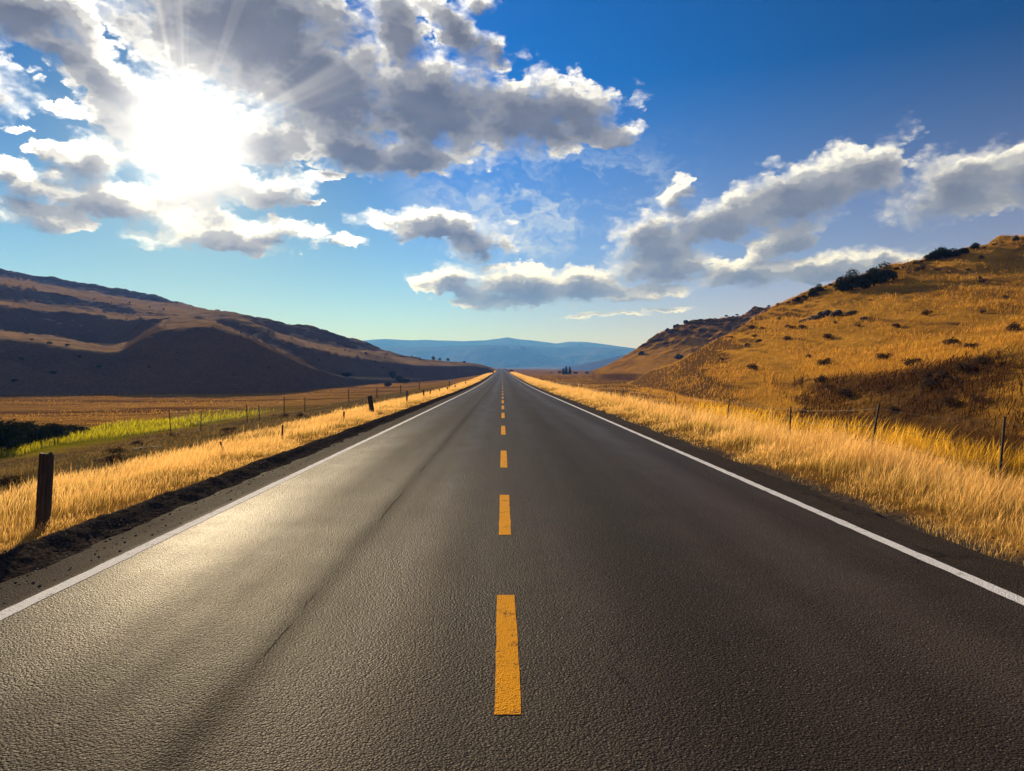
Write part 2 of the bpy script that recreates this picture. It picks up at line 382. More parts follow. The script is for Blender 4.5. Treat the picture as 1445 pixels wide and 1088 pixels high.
def scatter_stones():
    # loose chips on the berm and at the broken asphalt edges, one uncountable spread
    base = rock_mesh("chip", (1, 1, 0.7), 3, 1); n0 = len(base.vertices)
    v0 = np.array([v.co[:] for v in base.vertices]); f0 = np.array([p.vertices[:] for p in base.polygons])
    N = 9000; ys = 1.5 + 38 * rng.random(N) ** 2.2
    side = rng.random(N); us = np.where(side < 0.72, -3.95 - 0.75 * rng.random(N), np.where(side < 0.9, 4.5 + 0.35 * np.abs(rng.normal(size=N)), -3.6 - 0.5 * rng.random(N)))
    sz = 0.004 + 0.013 * rng.random(N) ** 3
    tb = (us + 4.78) / 0.85
    zz = rz(ys) - 0.045 + np.exp(-((tb - 0.36) / 0.24) ** 2) * 0.105
    zz = np.where(us > 0, ground(us, ys) + 0.005, zz); zz = np.where((us > -3.98) & (us < 0), rz(ys), zz)
    a = rng.random(N) * 6.28; ca, sa = np.cos(a)[:, None], np.sin(a)[:, None]
    sx = (sz * (0.8 + 0.6 * rng.random(N)))[:, None]; sy = sz[:, None]
    vx = v0[None, :, 0] * sx; vy = v0[None, :, 1] * sy
    co = np.stack([vx * ca - vy * sa + (us + xc(ys))[:, None], vx * sa + vy * ca + ys[:, None], v0[None, :, 2] * sy + zz[:, None] + sz[:, None] * 0.3], -1)
    fa = (f0[None] + (np.arange(N) * n0)[:, None, None]).reshape(-1, 3)
    o = link("gravel", np_mesh("gravel", co.reshape(-1, 3), tris=fa), M["stone"], smooth=False)
    bpy.data.meshes.remove(base)
    tag(o, "loose crushed stones lying along the asphalt edges", "gravel", None, "stuff")
scatter_stones()

# ------------------------------------------------------------------ hills
def scr(z, Yv): return CY - F * (z - CAMZ) / Yv
class Hill:
    """cols: {column: (list of sight-line heights)}; slopes between them; turned into real depths and heights"""
    def __init__(s, cols, slopes, noise, baseY=None, back=0.35, margin=0.045, fade=None):
        s.fade = fade
        key = sorted(cols); tab = np.array([cols[k] for k in key], float)
        s.px = np.unique(np.concatenate([np.arange(key[0], key[-1], 6.0), [key[-1]]])); s.noise = noise; s.back = back
        def soft(a, n):
            k_ = np.hanning(n + 2)[1:-1]; k_ /= k_.sum(); return np.convolve(np.pad(a, n // 2, mode='edge'), k_, mode='valid')
        rows_ = np.stack([soft(np.interp(s.px, key, tab[:, k]), 13) for k in range(tab.shape[1])], 1)
        K = len(slopes) + 1; s.Yk = np.zeros((len(s.px), K)); s.Zk = np.zeros_like(s.Yk)
        base_ = None
        if baseY is None:
            base_ = []
            for i, p in enumerate(s.px):
                Ys = np.exp(np.linspace(math.log(6), math.log(1100), 6000)); zs = ground((p - CX) / F * Ys, Ys)
                ok = np.nonzero(scr(zs, Ys) <= rows_[i][0])[0]; base_.append(Ys[ok[0] if len(ok) else -1])
            base_ = np.exp(soft(np.log(np.array(base_)), 31))
        for i, p in enumerate(s.px):
            row = rows_[i]
            if baseY is None:
                Y0 = base_[i]; z0 = float(ground((p - CX) / F * Y0, Y0)) - 0.3
            else:
                Y0 = float(np.interp(p, *baseY)); z0 = CAMZ + (CY - row[0]) / F * Y0
            s.Yk[i, 0], s.Zk[i, 0] = Y0, z0
            for k in range(1, K):
                e = (CY - row[k]) / F; sl = slopes[k - 1]
                sl = float(np.interp(p, *sl)) if isinstance(sl, tuple) else sl; sl = max(sl, e + margin)
                Y1 = (CAMZ - z0 + sl * Y0) / (sl - e)
                Y1 = min(max(Y1, Y0 * 1.003), Y0 * 2.2)
                z1 = CAMZ + e * Y1
                s.Yk[i, k], s.Zk[i, k] = Y1, z1; Y0, z0 = Y1, z1
        for k in range(K): s.Yk[:, k] = np.exp(soft(np.log(s.Yk[:, k]), 15))
        s.Zk[:, 1:] = CAMZ + (CY - rows_[:, 1:]) / F * s.Yk[:, 1:]; s.Zk[:, 0] = soft(s.Zk[:, 0], 9)
    def raw(s, px, Yv):
        K = s.Yk.shape[1]
        Yk = [np.interp(px, s.px, s.Yk[:, k]) for k in range(K)]; Zk = [np.interp(px, s.px, s.Zk[:, k]) for k in range(K)]
        z = Zk[0] - 0.5 * (Yk[0] - Yv)
        for k in range(K - 1):
            f = np.clip((Yv - Yk[k]) / np.maximum(Yk[k + 1] - Yk[k], 1e-3), 0, 1)
            z = np.where(Yv > Yk[k], Zk[k] + f * (Zk[k + 1] - Zk[k]), z)
        over = Yv - Yk[-1]
        return np.where(over > 0, Zk[-1] - s.back * over * over / (over + 25), z)
    def height(s, x, y):
        px = CX + F * x / y
        z = 0
        for d in (-0.009, -0.003, 0.003, 0.009):
            for e in (-9, -3, 3, 9): z = z + s.raw(px + e, y * (1 + d))
        z = z / 16
        Y0 = np.interp(px, s.px, s.Yk[:, 0])
        ramp_ = sstep(0, 1, (y - Y0) / (0.25 * Y0))
        if s.fade: wf = sstep(s.fade[0], s.fade[1], px); z = z * wf + (ground(x, y) - 0.6) * (1 - wf); ramp_ = ramp_ * wf
        ramp_ = ramp_ * np.clip((z + 4) / 22, 0.12, 1)
        for wl, am, sd in s.noise: 
            wx, wy = wl if isinstance(wl, tuple) else (wl, wl); z = z + am * ramp_ * fbm(x / wx, y / wy, 4, sd, 0.55)
        return z
    def mesh(s, name, m, p0, p1, nc, sub, tail=90):
        px = np.linspace(p0, p1, nc); K = s.Yk.shape[1]
        rows = [np.interp(px, s.px, s.Yk[:, 0]) * 0.93]
        for k in range(K - 1):
            a = np.interp(px, s.px, s.Yk[:, k]); b_ = np.interp(px, s.px, s.Yk[:, k + 1])
            for j in range(sub[k]): rows.append(a + (b_ - a) * j / sub[k])
        e = np.interp(px, s.px, s.Yk[:, -1])
        for j in range(10): rows.append(e + tail * (j / 9) ** 1.6)
        Yg = np.stack(rows, 0); P = np.repeat(px[None], len(rows), 0); Xg = (P - CX) / F * Yg
        Zg = s.height(Xg, Yg); Zg[-1] -= 30
        return link(name, np_mesh(name, np.stack([Xg, Yg, Zg], -1).reshape(-1, 3), grid_quads(*Xg.shape)), m)

left_cols = {
    -900: [590, 470, 450, 390, 375, 330, 300, 270], -300: [562, 470, 462, 416, 408, 378, 362, 342],
    0: [557, 474, 468, 430, 425, 402, 391, 375], 60: [557, 483, 473, 436, 431, 412, 400, 387], 130: [556, 493, 484, 442, 436, 422, 412, 400],
    175: [556, 499, 490, 450, 443, 431, 421, 408], 220: [556, 459, 453, 452, 447, 444, 426, 416], 300: [556, 462, 452, 450, 447, 446, 436, 432.5],
    350: [556, 477, 468, 452, 451.5, 448, 447.6, 444], 420: [553, 512, 506, 484, 475, 462, 461.5, 458.5], 470: [546, 534, 528, 497, 489, 474, 473.5, 469],
    505: [543, 537, 531, 503, 490, 481, 478, 475.5], 530: [541, 536, 532, 508, 497, 492, 490, 487], 560: [540, 537, 534, 513, 507, 503.5, 502, 500],
    600: [538, 536, 534, 516, 510, 508, 507, 506], 650: [534, 532, 531, 518, 512, 511, 510, 509], 680: [529, 528, 527, 516.5, 514, 513.5, 513, 512.3], 697: [524, 523.6, 523.3, 522.5, 522.2, 522, 521.7, 521.4]}
HL = Hill(left_cols, [0.60, 0.06, 0.60, 0.07, 0.60, 0.09, 0.60], [(50, 1.6, 61), (15, 1.7, 62), (5, 0.9, 63), (2, 0.35, 64)], margin=0.022)
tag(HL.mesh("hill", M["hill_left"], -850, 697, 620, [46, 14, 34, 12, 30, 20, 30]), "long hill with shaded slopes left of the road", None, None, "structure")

right_cols = {
    2300: [800, 520, 470, 330, 190], 1700: [690, 500, 460, 360, 270], 1445: [640, 486, 452, 396, 335], 1370: [626, 505, 468, 415, 352], 1300: [612, 520, 481, 428, 367],
    1250: [604, 528, 490, 440, 379.5], 1200: [598, 532, 497, 450, 396], 1150: [592, 534, 504, 462, 411], 1100: [587, 536, 511, 474, 427], 1050: [580, 537, 520, 493, 462], 1000: [572, 540, 530, 512, 490],
    950: [560, 543, 537, 524, 511], 900: [545, 539, 536, 530, 525], 860: [534, 533, 532.5, 532, 531.5]}
HR = Hill(right_cols, [([900, 1130, 1260], [0.16, 0.24, 0.42]), 0.13, ([960, 1130], [0.12, 0.30]), ([960, 1130], [0.14, 0.34])], [(24, 1.3, 71), (7, 0.5, 72), (2.2, 0.16, 73), ((2.8, 28), 0.85, 74)], fade=(864, 925))
tag(HR.mesh("hill", M["hill_right"], 862, 2250, 620, [70, 40, 70, 70], 70), "golden grassy hill rising right of the road", None, None, "structure")
rock_cols = {
    835: [527.5, 527, 526.5, 526], 870: [527, 520, 514, 508], 900: [527, 512, 500, 490], 935: [527, 500, 483, 467], 958: [528, 494, 474, 456.5], 968: [528, 490, 470, 450], 985: [528, 486, 466, 450], 1010: [528, 482, 462, 446.5],
    1050: [528, 476, 455, 437], 1100: [528, 465, 443, 424.5], 1150: [528, 455, 432, 413], 1250: [528, 440, 415, 395]}
HK = Hill(rock_cols, [0.29, 0.24, 0.36], [(24, 3.9, 81), (9, 2.5, 82), (3, 1.0, 83)], ([835, 900, 1000, 1250], [250, 225, 205, 190]))
tag(HK.mesh("hill", M["hill_rock"], 836, 1240, 330, [44, 44, 44], 90), "dark rocky spur behind the golden hill", None, None, "structure")

def range_mesh(pts, Yr, name, label, seed, depth, am, p0=100, p1=1300):
    px = np.linspace(p0, p1, 500); ridge = np.interp(px, [p[0] for p in pts], [p[1] for p in pts])
    tt = np.concatenate([np.linspace(0, 1, 60), np.linspace(1.03, 1.6, 14)])
    T, Pp = np.meshgrid(tt, px, indexing='ij'); Yg = Yr - depth * (1 - T); Xg = (Pp - CX) / F * Yg
    zr = CAMZ + (CY - ridge) / F * Yr
    zb = ground(Xg, Yg) - 15
    prof_ = np.where(T <= 1, T ** 1.35, 1 - (T - 1) * 1.1)
    n = fbm(Xg / (depth * 0.28), Yg / (depth * 0.5), 5, seed, 0.55); n2 = 0.03 * fbm(Xg / 260, Yg / 260, 3, seed + 5)
    Zg = zb + (zr[None] - zb) * (prof_ + am * n * np.sin(np.clip(T, 0, 1) * math.pi) + n2 * (T > 0.5))
    return tag(link(name, np_mesh(name, np.stack([Xg, Yg, Zg], -1).reshape(-1, 3), grid_quads(*Xg.shape)), M["mountain"]), label, None, None, "structure")
range_mesh([(100, 488), (400, 484), (520, 480), (545, 478.3), (580, 479.5), (600, 479), (655, 481.5), (685, 480), (700, 478), (716, 475.7), (735, 479), (760, 481.5), (785, 484.5), (802, 481.6), (820, 482), (845, 485), (865, 487.5), (900, 492), (1000, 500), (1300, 505)],
           5900, "mountains", "farthest pale blue mountain range", 91, 1100, 0.5)
range_mesh([(100, 492), (500, 490), (620, 489), (680, 486.7), (735, 487), (780, 489.5), (850, 489), (895, 491.5), (1000, 496), (1300, 500)], 4700, "mountains", "middle blue mountain range", 95, 1400, 0.6)
range_mesh([(100, 530), (740, 530), (790, 520.5), (820, 515), (850, 508.5), (872, 502.5), (884, 500), (930, 495), (1300, 480)], 2300, "mountains", "lower slate blue ridge at the foot of the rocky spur", 97, 450, 0.4)

def terrain(x, y):
    z = ground(x, y)
    px = CX + F * x / y
    z = np.where((px < 700) & (px > -850), np.maximum(z, HL.height(x, y)), z)
    z = np.where((px > 862), np.maximum(z, HR.height(x, y)), z)
    return np.where((px > 836) & (px < 1240) & (y > 150), np.maximum(z, HK.height(x, y)), z)

# ------------------------------------------------------------------ grass
def blades(name, x, y, z, h, w, m, label, lean=0.35, stalk=0.3, wind=(0.25, -0.1)):
    N = len(x); a = rng.random(N) * 2 * math.pi
    dx, dy = np.cos(a), np.sin(a)
    # half the blades turn their flat side roughly to the light, all lean a little with the wind
    b = rng.random(N) * 2 * math.pi; ln = lean * h * rng.random(N) ** 0.8
    lx = np.cos(b) * ln + wind[0] * h * (0.4 + 0.8 * rng.random(N)); ly = np.sin(b) * ln + wind[1] * h
    st = rng.random(N) < stalk
    wb = np.where(st, 0.45, 1.0) * w; wm = np.where(st, 0.40, 0.8) * w; wh = np.where(st, 1.5, 0.42) * w
    lv = [(0.0, wb, -0.03), (0.45, wm, 0.45), (0.80, wh, 0.82)]
    V = []; T = []
    for t, ww, zz in lv:
        off = t ** 1.8
        for sgn in (-0.5, 0.5):
            V.append(np.stack([x + lx * off + sgn * ww * dx, y + ly * off + sgn * ww * dy, z + zz * h], -1)); T.append(np.full(N, t))
    V.append(np.stack([x + lx, y + ly, z + h * np.where(st, 1.05, 0.97)], -1)); T.append(np.full(N, 1.0))
    co = np.stack(V, 1).reshape(-1, 3); tv = np.stack(T, 1).ravel()
    rv = np.repeat(rng.random(N), 7)
    i = (np.arange(N) * 7)[:, None]
    q = np.concatenate([i + np.array([0, 1, 3, 2]), i + np.array([2, 3, 5, 4])]); tr = i + np.array([4, 5, 6])
    o = link(name, np_mesh(name, co, q, tr, {"t": tv, "r": rv}), m, smooth=False)
    return tag(o, label, "grass", None, "stuff")

def band_points(u0, u1, bands):
    X_, Y_ = [], []
    for y0, y1, dens in bands:
        n = int((u1 - u0) * (y1 - y0) * dens); y = y0 + (y1 - y0) * rng.random(n); u = u0 + (u1 - u0) * rng.random(n)
        X_.append(u + xc(y)); Y_.append(y)
    return np.concatenate(X_), np.concatenate(Y_)

def screen_points(n, p0, p1, Y0, Y1):
    p = p0 + (p1 - p0) * rng.random(n); Yv = np.exp(math.log(Y0) + (math.log(Y1) - math.log(Y0)) * rng.random(n))
    return (p - CX) / F * Yv, Yv, p

# right verge
x, y = band_points(4.45, 9.4, [(3, 9, 1200), (9, 18, 820), (18, 35, 330), (35, 70, 130), (70, 160, 44), (160, 420, 12)])
u = x - xc(y); edge_in = 4.52 + 0.30 * fbm(y / 1.4, y * 0, 4, 41)
keep = (u > edge_in) & (rng.random(len(x)) < 0.10 + 1.1 * sstep(-0.30, 0.3, fbm(x / 0.7, y / 0.7, 3, 44))); x, y, u = x[keep], y[keep], u[keep]
hh = (0.07 + 0.37 * sstep(4.6, 6.2, u)) * (0.5 + 0.7 * rng.random(len(x)) ** 1.3) * (1 + 0.9 * fbm(x / 0.8, y / 1.0, 3, 43)) * (1 - 0.3 * sstep(8.2, 9.4, u)) * np.where(rng.random(len(x)) < 0.04, 1.45, 1.0)
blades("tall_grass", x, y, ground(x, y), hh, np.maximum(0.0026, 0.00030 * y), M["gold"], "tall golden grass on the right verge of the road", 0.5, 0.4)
# saffron bunch grass in the hollow behind the right fence
x, y, p = screen_points(60000, 980, 1620, 9.5, 42)
u = x - xc(y); cl = fbm(x / 2.5, y / 3.5, 3, 57)
keep = (u > 8.7) & (u < 12.0) & (rng.random(len(x)) < 0.15 + 1.3 * sstep(-0.12, 0.2, cl)); kx, ky = x[keep], y[keep]
blades("bunch_grass", kx, ky, ground(kx, ky), 0.80 * (0.5 + 0.8 * rng.random(len(kx))), np.maximum(0.005, 0.0005 * ky), M["saffron"], "saffron bunch grass in the hollow behind the right fence", 0.5, 0.3)
# left verge
x, y = band_points(-9.2, -4.6, [(3, 9, 1200), (9, 18, 820), (18, 35, 330), (35, 70, 130), (70, 160, 44), (160, 600, 10)])
u = x - xc(y); edge_in = -4.42 + 0.25 * fbm(y / 1.4, y * 0, 4, 46)
keep = (u < edge_in) & (rng.random(len(x)) < 0.14 + 1.1 * sstep(-0.30, 0.3, fbm(x / 0.9, y / 0.9, 3, 45))) & (rng.random(len(x)) > 0.9 * sstep(-7.6, -9.2, u)); x, y, u = x[keep], y[keep], u[keep]
hh = (0.06 + 0.175 * sstep(-4.6, -5.8, u)) * (0.5 + 0.7 * rng.random(len(x)) ** 1.3) * (1 + 0.9 * fbm(x / 0.8, y / 1.0, 3, 47)) * (1 - 0.3 * sstep(-7.8, -9.0, u)) * np.where(rng.random(len(x)) < 0.04, 1.45, 1.0)
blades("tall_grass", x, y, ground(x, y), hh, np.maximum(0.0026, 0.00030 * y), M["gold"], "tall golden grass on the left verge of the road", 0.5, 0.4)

# golden hill
x, y, p = screen_points(260000, 745, 1600, 16, 330)
xr = x - xc(y)
Yr = np.interp(p, HR.px, HR.Yk[:, -1]); Y1 = np.interp(p, HR.px, HR.Yk[:, 1]); Y0 = np.interp(p, HR.px, HR.Yk[:, 0])
cl = 0.6 * fbm(x / (0.02 * y + 0.6), y / (0.05 * y + 0.6), 3, 48) + 0.8 * fbm(x / 2.0, y / 20, 3, 58)
darkz = (y > Y0 * 0.8) & (y < Y1 * 1.0) & (p > 1150 + 160 * (rng.random(len(x)) - 0.5))
Yr = np.where(p < 862, 330, Yr * 1.03); keep = (xr > 8.8) & (y < Yr) & (rng.random(len(x)) < (0.15 + 0.75 * sstep(-0.2, 0.25, cl)) * (1 - 0.8 * sstep(75, 170, y))) & ~darkz; kx, ky = x[keep], y[keep]
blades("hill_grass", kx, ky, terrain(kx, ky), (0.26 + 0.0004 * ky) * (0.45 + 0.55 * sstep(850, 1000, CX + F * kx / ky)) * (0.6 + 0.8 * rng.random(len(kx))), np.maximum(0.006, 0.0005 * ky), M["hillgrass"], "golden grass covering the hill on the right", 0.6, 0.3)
keep = darkz & (xr > 10.2) & (rng.random(len(x)) < 0.25 + 1.2 * sstep(-0.1, 0.25, cl)); kx, ky = x[keep], y[keep]
x2, y2, p2 = screen_points(60000, 1120, 1600, 15, 60)
Y12 = np.interp(p2, HR.px, HR.Yk[:, 1]); c2 = fbm(x2 / 1.6, y2 / 2.2, 3, 49)
k2 = (x2 > 10.0) & (y2 < Y12 * 0.99) & (c2 > -0.05); kx = np.concatenate([kx, x2[k2]]); ky = np.concatenate([ky, y2[k2]])
blades("brush", kx, ky, terrain(kx, ky), 0.42 * (0.5 + 0.9 * rng.random(len(kx))), np.maximum(0.010, 0.0008 * ky), M["brush"], "dead brown brush on the steep bank below the golden hill", 0.9, 0.4)
# left field
x, y, p = screen_points(90000, -150, 690, 9, 130)
u = x - xc(y); cl = fbm(x / 2.2, y / 2.2, 3, 50)
keep = (u < -7.6) & (u > -27) & (rng.random(len(x)) < 0.15 + sstep(-0.1, 0.3, cl)); kx, ky = x[keep], y[keep]
blades("field_grass", kx, ky, ground(kx, ky), 0.16 * (0.5 + 0.9 * rng.random(len(kx))), np.maximum(0.006, 0.0006 * ky), M["fieldgrass"], "short dull grass between the left verge and the meadow", 0.9, 0.2)
x, y, p = screen_points(70000, -150, 640, 40, 260)
u = x - xc(y); cl = fbm(x / 14, y / 4, 3, 56)
keep = (u < -33) & (HL.height(x, y) < ground(x, y) - 0.2) & (rng.random(len(x)) < 0.6 * sstep(-0.15, 0.3, cl)); kx, ky = x[keep], y[keep]
blades("stubble", kx, ky, ground(kx, ky), 0.13 * (0.5 + 0.9 * rng.random(len(kx))), 0.0006 * ky, M["hillgrass"], "golden stubble over the flat field below the left hill", 0.8, 0.2)
x, y, p = screen_points(70000, -250, 520, 24, 120)
u = x - xc(y) + 2.5 * fbm(x / 9, y / 9, 3, 54); keep = (u < -26.5) & (u > -34.5) & (rng.random(len(x)) < sstep(90, 55, y)); kx, ky = x[keep], y[keep]
blades("green_grass", kx, ky, ground(kx, ky), 0.42 * (0.5 + 0.8 * rng.random(len(kx))), np.maximum(0.010, 0.0007 * ky), M["green"], "bright green meadow strip in the left field", 0.5, 0.1)

# ------------------------------------------------------------------ trees and shrubs
def tube_mesh(name, paths, sides=7):
    co, q = [], []
    for pts in paths:
        base = len(co); n = len(pts)
        for k, (p_, r_) in enumerate(pts):
            d = (pts[min(k + 1, n - 1)][0] - pts[max(k - 1, 0)][0]).normalized()
            s1 = d.orthogonal().normalized(); s2 = d.cross(s1)
            for j in range(sides):
                a = 2 * math.pi * j / sides; co.append((p_ + (s1 * math.cos(a) + s2 * math.sin(a)) * r_)[:])
        for k in range(n - 1):
            for j in range(sides):
                a0 = base + k * sides + j; a1 = base + k * sides + (j + 1) % sides
                q.append((a0, a1, a1 + sides, a0 + sides))
    return np_mesh(name, co, q)

def crown_mesh(name, lobes, n, leaf, seed):
    r = np.random.default_rng(seed); L = np.array(lobes)           # x y z radius
    vol = L[:, 3] ** 2; k = r.choice(len(L), n, p=vol / vol.sum())
    d = r.normal(size=(n, 3)); d /= np.linalg.norm(d, axis=1)[:, None]
    rad = L[k, 3] * (0.55 + 0.5 * r.random(n) ** 0.6) * (1 + 0.28 * np.sin(d[:, 0] * 5 + k) * np.cos(d[:, 2] * 6 + 2 * k))
    c = L[k, :3] + d * rad[:, None] * np.array([1, 1, 0.88])
    a = r.normal(size=(n, 3)); a /= np.linalg.norm(a, axis=1)[:, None]
    b = np.cross(a, d); b /= np.maximum(np.linalg.norm(b, axis=1)[:, None], 1e-3)
    s = (leaf * (0.6 + 0.8 * r.random(n)))[:, None]
    co = np.stack([c - a * s, c + b * s * 0.55, c + a * s, c - b * s * 0.55], 1).reshape(-1, 3)
    q = (np.arange(n) * 4)[:, None] + np.arange(4)
    z = c[:, 2]; tv = np.repeat(0.3 + 0.6 * r.random(n), 4); rv = np.repeat(r.random(n), 4)
    return np_mesh(name, co, q, None, {"t": tv, "r": rv})

def make_plant(name, H, W, seed, leafmat, n, trunk_h, lobes_n=9, leaf=0.2, tall=False):
    r = random.Random(seed); root = bpy.data.objects.new(name, None); COL.objects.link(root); root.empty_display_size = 0.3
    lobes = []
    for i in range(lobes_n):
        f = i / max(lobes_n - 1, 1)
        if tall:
            lobes.append((r.uniform(-.1, .1) * W, r.uniform(-.1, .1) * W, trunk_h + (H - trunk_h) * (0.1 + 0.82 * f), W * 0.5 * (1 - 0.65 * f)))
        else:
            a = i * 2.4 + r.uniform(-.4, .4); rr_ = W * 0.31 * math.sqrt(f) * r.uniform(0.8, 1.15)
            lobes.append((math.cos(a) * rr_, math.sin(a) * rr_, trunk_h + (H - trunk_h) * r.uniform(0.24, 0.74) * (1.1 - 0.35 * f), W * r.uniform(0.17, 0.27)))
    paths = [[(Vector((0, 0, -0.5)), 0.05 * H), (Vector((0.02 * H, 0, trunk_h)), 0.035 * H), (Vector((0, 0.02 * H, H * 0.7)), 0.012 * H)]]
    for l in lobes[1:6]:
        paths.append([(Vector((0.01 * H, 0, trunk_h * 0.8)), 0.02 * H), (Vector((l[0] * .5, l[1] * .5, (l[2] + trunk_h) / 2)), 0.012 * H), (Vector(l[:3]), 0.004 * H)])
    link("trunk", tube_mesh("trunk", paths), M["bark"], root)
    link("crown", crown_mesh("crown", lobes, n, leaf, seed), leafmat, root, smooth=False)
    return root

def dup(root, loc, rot, sc, name=None):
    r = root.copy(); COL.objects.link(r)
    for ch in root.children:
        c = ch.copy(); COL.objects.link(c); c.parent = r
    r.location = loc; r.rotation_euler = (0, 0, rot); r.scale = sc
    return r
_used = {}
def place(proto, loc, rot, sc, label, cat, group=None):
    if proto.name not in _used: _used[proto.name] = 1; o = proto; o.location = loc; o.rotation_euler = (0, 0, rot); o.scale = sc
    else: o = dup(proto, loc, rot, sc)
    for k in ("label", "category", "group"):
        if k in o: del o[k]
    return tag(o, label, cat, group)

juniper = [make_plant("juniper_tree", 6.0, 6.0, 100 + k, M["leaf"], 5200, 0.9, 11, 0.17) for k in range(3)]
poplar = make_plant("evergreen_tree", 8.0, 3.2, 120, M["leaf"], 3600, 0.7, 8, 0.2, True)
shrub = [make_plant("shrub", 1.6, 2.3, 130 + k, M["leaf"], 1500, 0.15, 8, 0.10) for k in range(2)]
sage = [make_plant("sage_bush", 0.9, 1.3, 140 + k, M["sage"], 700, 0.08, 7, 0.06) for k in range(2)]
willow = make_plant("willow_bush", 1.7, 2.6, 150, M["hedge"], 3200, 0.15, 10, 0.08)

def hill_at(px, py, hill, y0, y1):
    """first point of the hill surface met by a sight line"""
    Ys = np.linspace(y0, y1, 1600); xs = (px - CX) / F * Ys
    ss = scr(hill(xs, Ys), Ys); ok = np.nonzero(ss <= py)[0]
    k = ok[0] if len(ok) else int(np.argmin(ss))
    return Vector((xs[k], Ys[k], float(hill(xs[k:k + 1], Ys[k:k + 1])[0])))

# junipers on the golden hill: (column, foot, height px, width px, label)
T = [
    (1188, 413, 24, 20, "leftmost dark round juniper of the long clump on the golden hill"),
    (1203, 410, 27, 24, "dark juniper beside the leftmost one in the long hillside clump"),
    (1218, 408, 26, 26, "dark juniper at the middle of the long hillside clump"),
    (1233, 404, 27, 28, "tall dark juniper right of the middle of the long hillside clump"),
    (1249, 399, 26, 28, "rightmost large dark juniper of the long hillside clump"),
    (1221, 408, 13, 13, "small paler round juniper in front of the long hillside clump"),
    (1146, 418, 13, 12, "left one of two small round junipers below the long clump"),
    (1156, 412, 12, 12, "right one of two small round junipers below the long clump"),
    (1316, 368, 16, 18, "leftmost dark tree of the clump high on the right skyline"),
    (1328, 365, 17, 24, "widest dark tree of the clump high on the right skyline"),
    (1345, 363, 12, 20, "low dark tree at the middle of the high skyline clump"),
    (1359, 358, 11, 14, "small dark tree at the right end of the high skyline clump"),
    (1376, 352, 11, 11, "lone round juniper just right of the high skyline clump"),
    (1434, 339, 8, 9, "small lone juniper on the skyline near the right picture edge"),
]
for i, (px, py, hp, wp, lab) in enumerate(T):
    v = hill_at(px, py, HR.height, 30, 260); k = v.y / F
    pr = juniper[i % 3]; v.z -= 0.25
    place(pr, v, i * 1.9, (wp * k / 6.0 * 1.25, wp * k / 6.0 * 1.25, hp * k / 6.0 * 1.15), lab, "tree", "junipers on the golden hill")
for i, (px, py, hp, wp) in enumerate([(1126, 424, 6, 9), (1134, 421, 5, 9), (1266, 381, 5, 10), (1292, 374, 5, 11), (1275, 379, 4, 8), (1389, 350, 4, 6), (1113, 428, 3, 6), (1085, 433, 3, 6), (1098, 430, 3, 5), (1060, 440, 3, 6), (1300, 371, 4, 7), (1240, 386, 3, 7), (1172, 404, 4, 7), (1165, 406, 3, 6), (1308, 369, 4, 8), (1402, 346, 3, 5), (1415, 343, 3, 6), (1120, 426, 4, 7), (1072, 437, 3, 6), (1040, 444, 3, 6), (1025, 447, 3, 5)]):
    v = hill_at(px, py, lambda a, b: np.maximum(HR.height(a, b), HK.height(a, b)), 30, 520); k = v.y / F; v.z -= 0.1
    place(shrub[i % 2], v, i * 2.1, (wp * k / 2.3, wp * k / 2.3, hp * k / 1.6), "low dark shrub on the skyline of the right hill", "shrub", "low shrubs along the right skyline")
# evergreens on the plain right of the road
for i, (px, hp, wp, lab) in enumerate([(795, 10, 5, "left dark evergreen of the tight clump on the plain"), (799, 12.5, 5.5, "tallest dark evergreen in the tight clump on the plain"), (804, 12, 5, "right dark evergreen of the tight clump on the plain")]):
    Yv = 420.0 + 6 * i; x_ = (px - CX) / F * Yv; k = Yv / F
    place(poplar, Vector((x_, Yv, float(ground(x_, Yv)) - 0.3)), i * 2.0, (wp * k / 3.2, wp * k / 3.2, hp * k / 8), lab, "tree", "evergreens standing on the plain")
for i, (px, hp, wp) in enumerate([(790, 4, 6), (812, 4, 8), (828, 4, 7), (838, 3, 6), (722, 2.4, 8), (778, 2, 4)]):
    Yv = 470.0 if px > 750 else 640.0; x_ = (px - CX) / F * Yv; k = Yv / F
    place(shrub[i % 2], Vector((x_, Yv, float(ground(x_, Yv)) - 0.1)), i * 1.3, (wp * k / 2.3, wp * k / 2.3, hp * k / 1.6), "low dark bush on the far plain beyond the right verge", "shrub", "bushes on the far plain")
# left hill: three skyline trees, big bushes at its foot, small dots
for px, py, hp, wp, lab in [(611.5, 508.5, 5.0, 5.0, "leftmost and tallest of three trees on the left hill skyline"), (620.5, 509, 3.2, 4.0, "smallest and middle of three trees on the left hill skyline"), (632, 509, 3.8, 4.2, "rightmost of three trees on the left hill skyline")]:
    v = hill_at(px, py, HL.height, 250, 900); k = v.y / F
    place(juniper[1], v, px, (wp * k / 6 * 1.2, wp * k / 6 * 1.2, hp * k / 6 * 1.15), lab, "tree", "trees on the left hill skyline")
for i, (px, py, hp, wp, lab) in enumerate([(548, 546, 7, 13, "round dark bush in front of the others at the left hill foot"), (554, 535, 14, 11, "tall dark bush highest among those at the left hill foot"), (563, 541, 12, 12, "broad dark bush in the middle of the left hill foot group"), (573, 541, 8, 14, "low dark bush at the right end of the left hill foot group"), (490, 532, 7, 20, "wide dark bush below the left hill to the left of the group")]):
    Yv = 190 + 12 * i; x_ = (px - CX) / F * Yv
    v = hill_at(px, py, terrain, 120, 420); k = v.y / F; v.z -= 0.1
    place(shrub[i % 2], v, i * 1.7, (wp * k / 2.3 * 1.1, wp * k / 2.3 * 1.1, hp * k / 1.6), lab, "shrub", "bushes at the foot of the left hill")
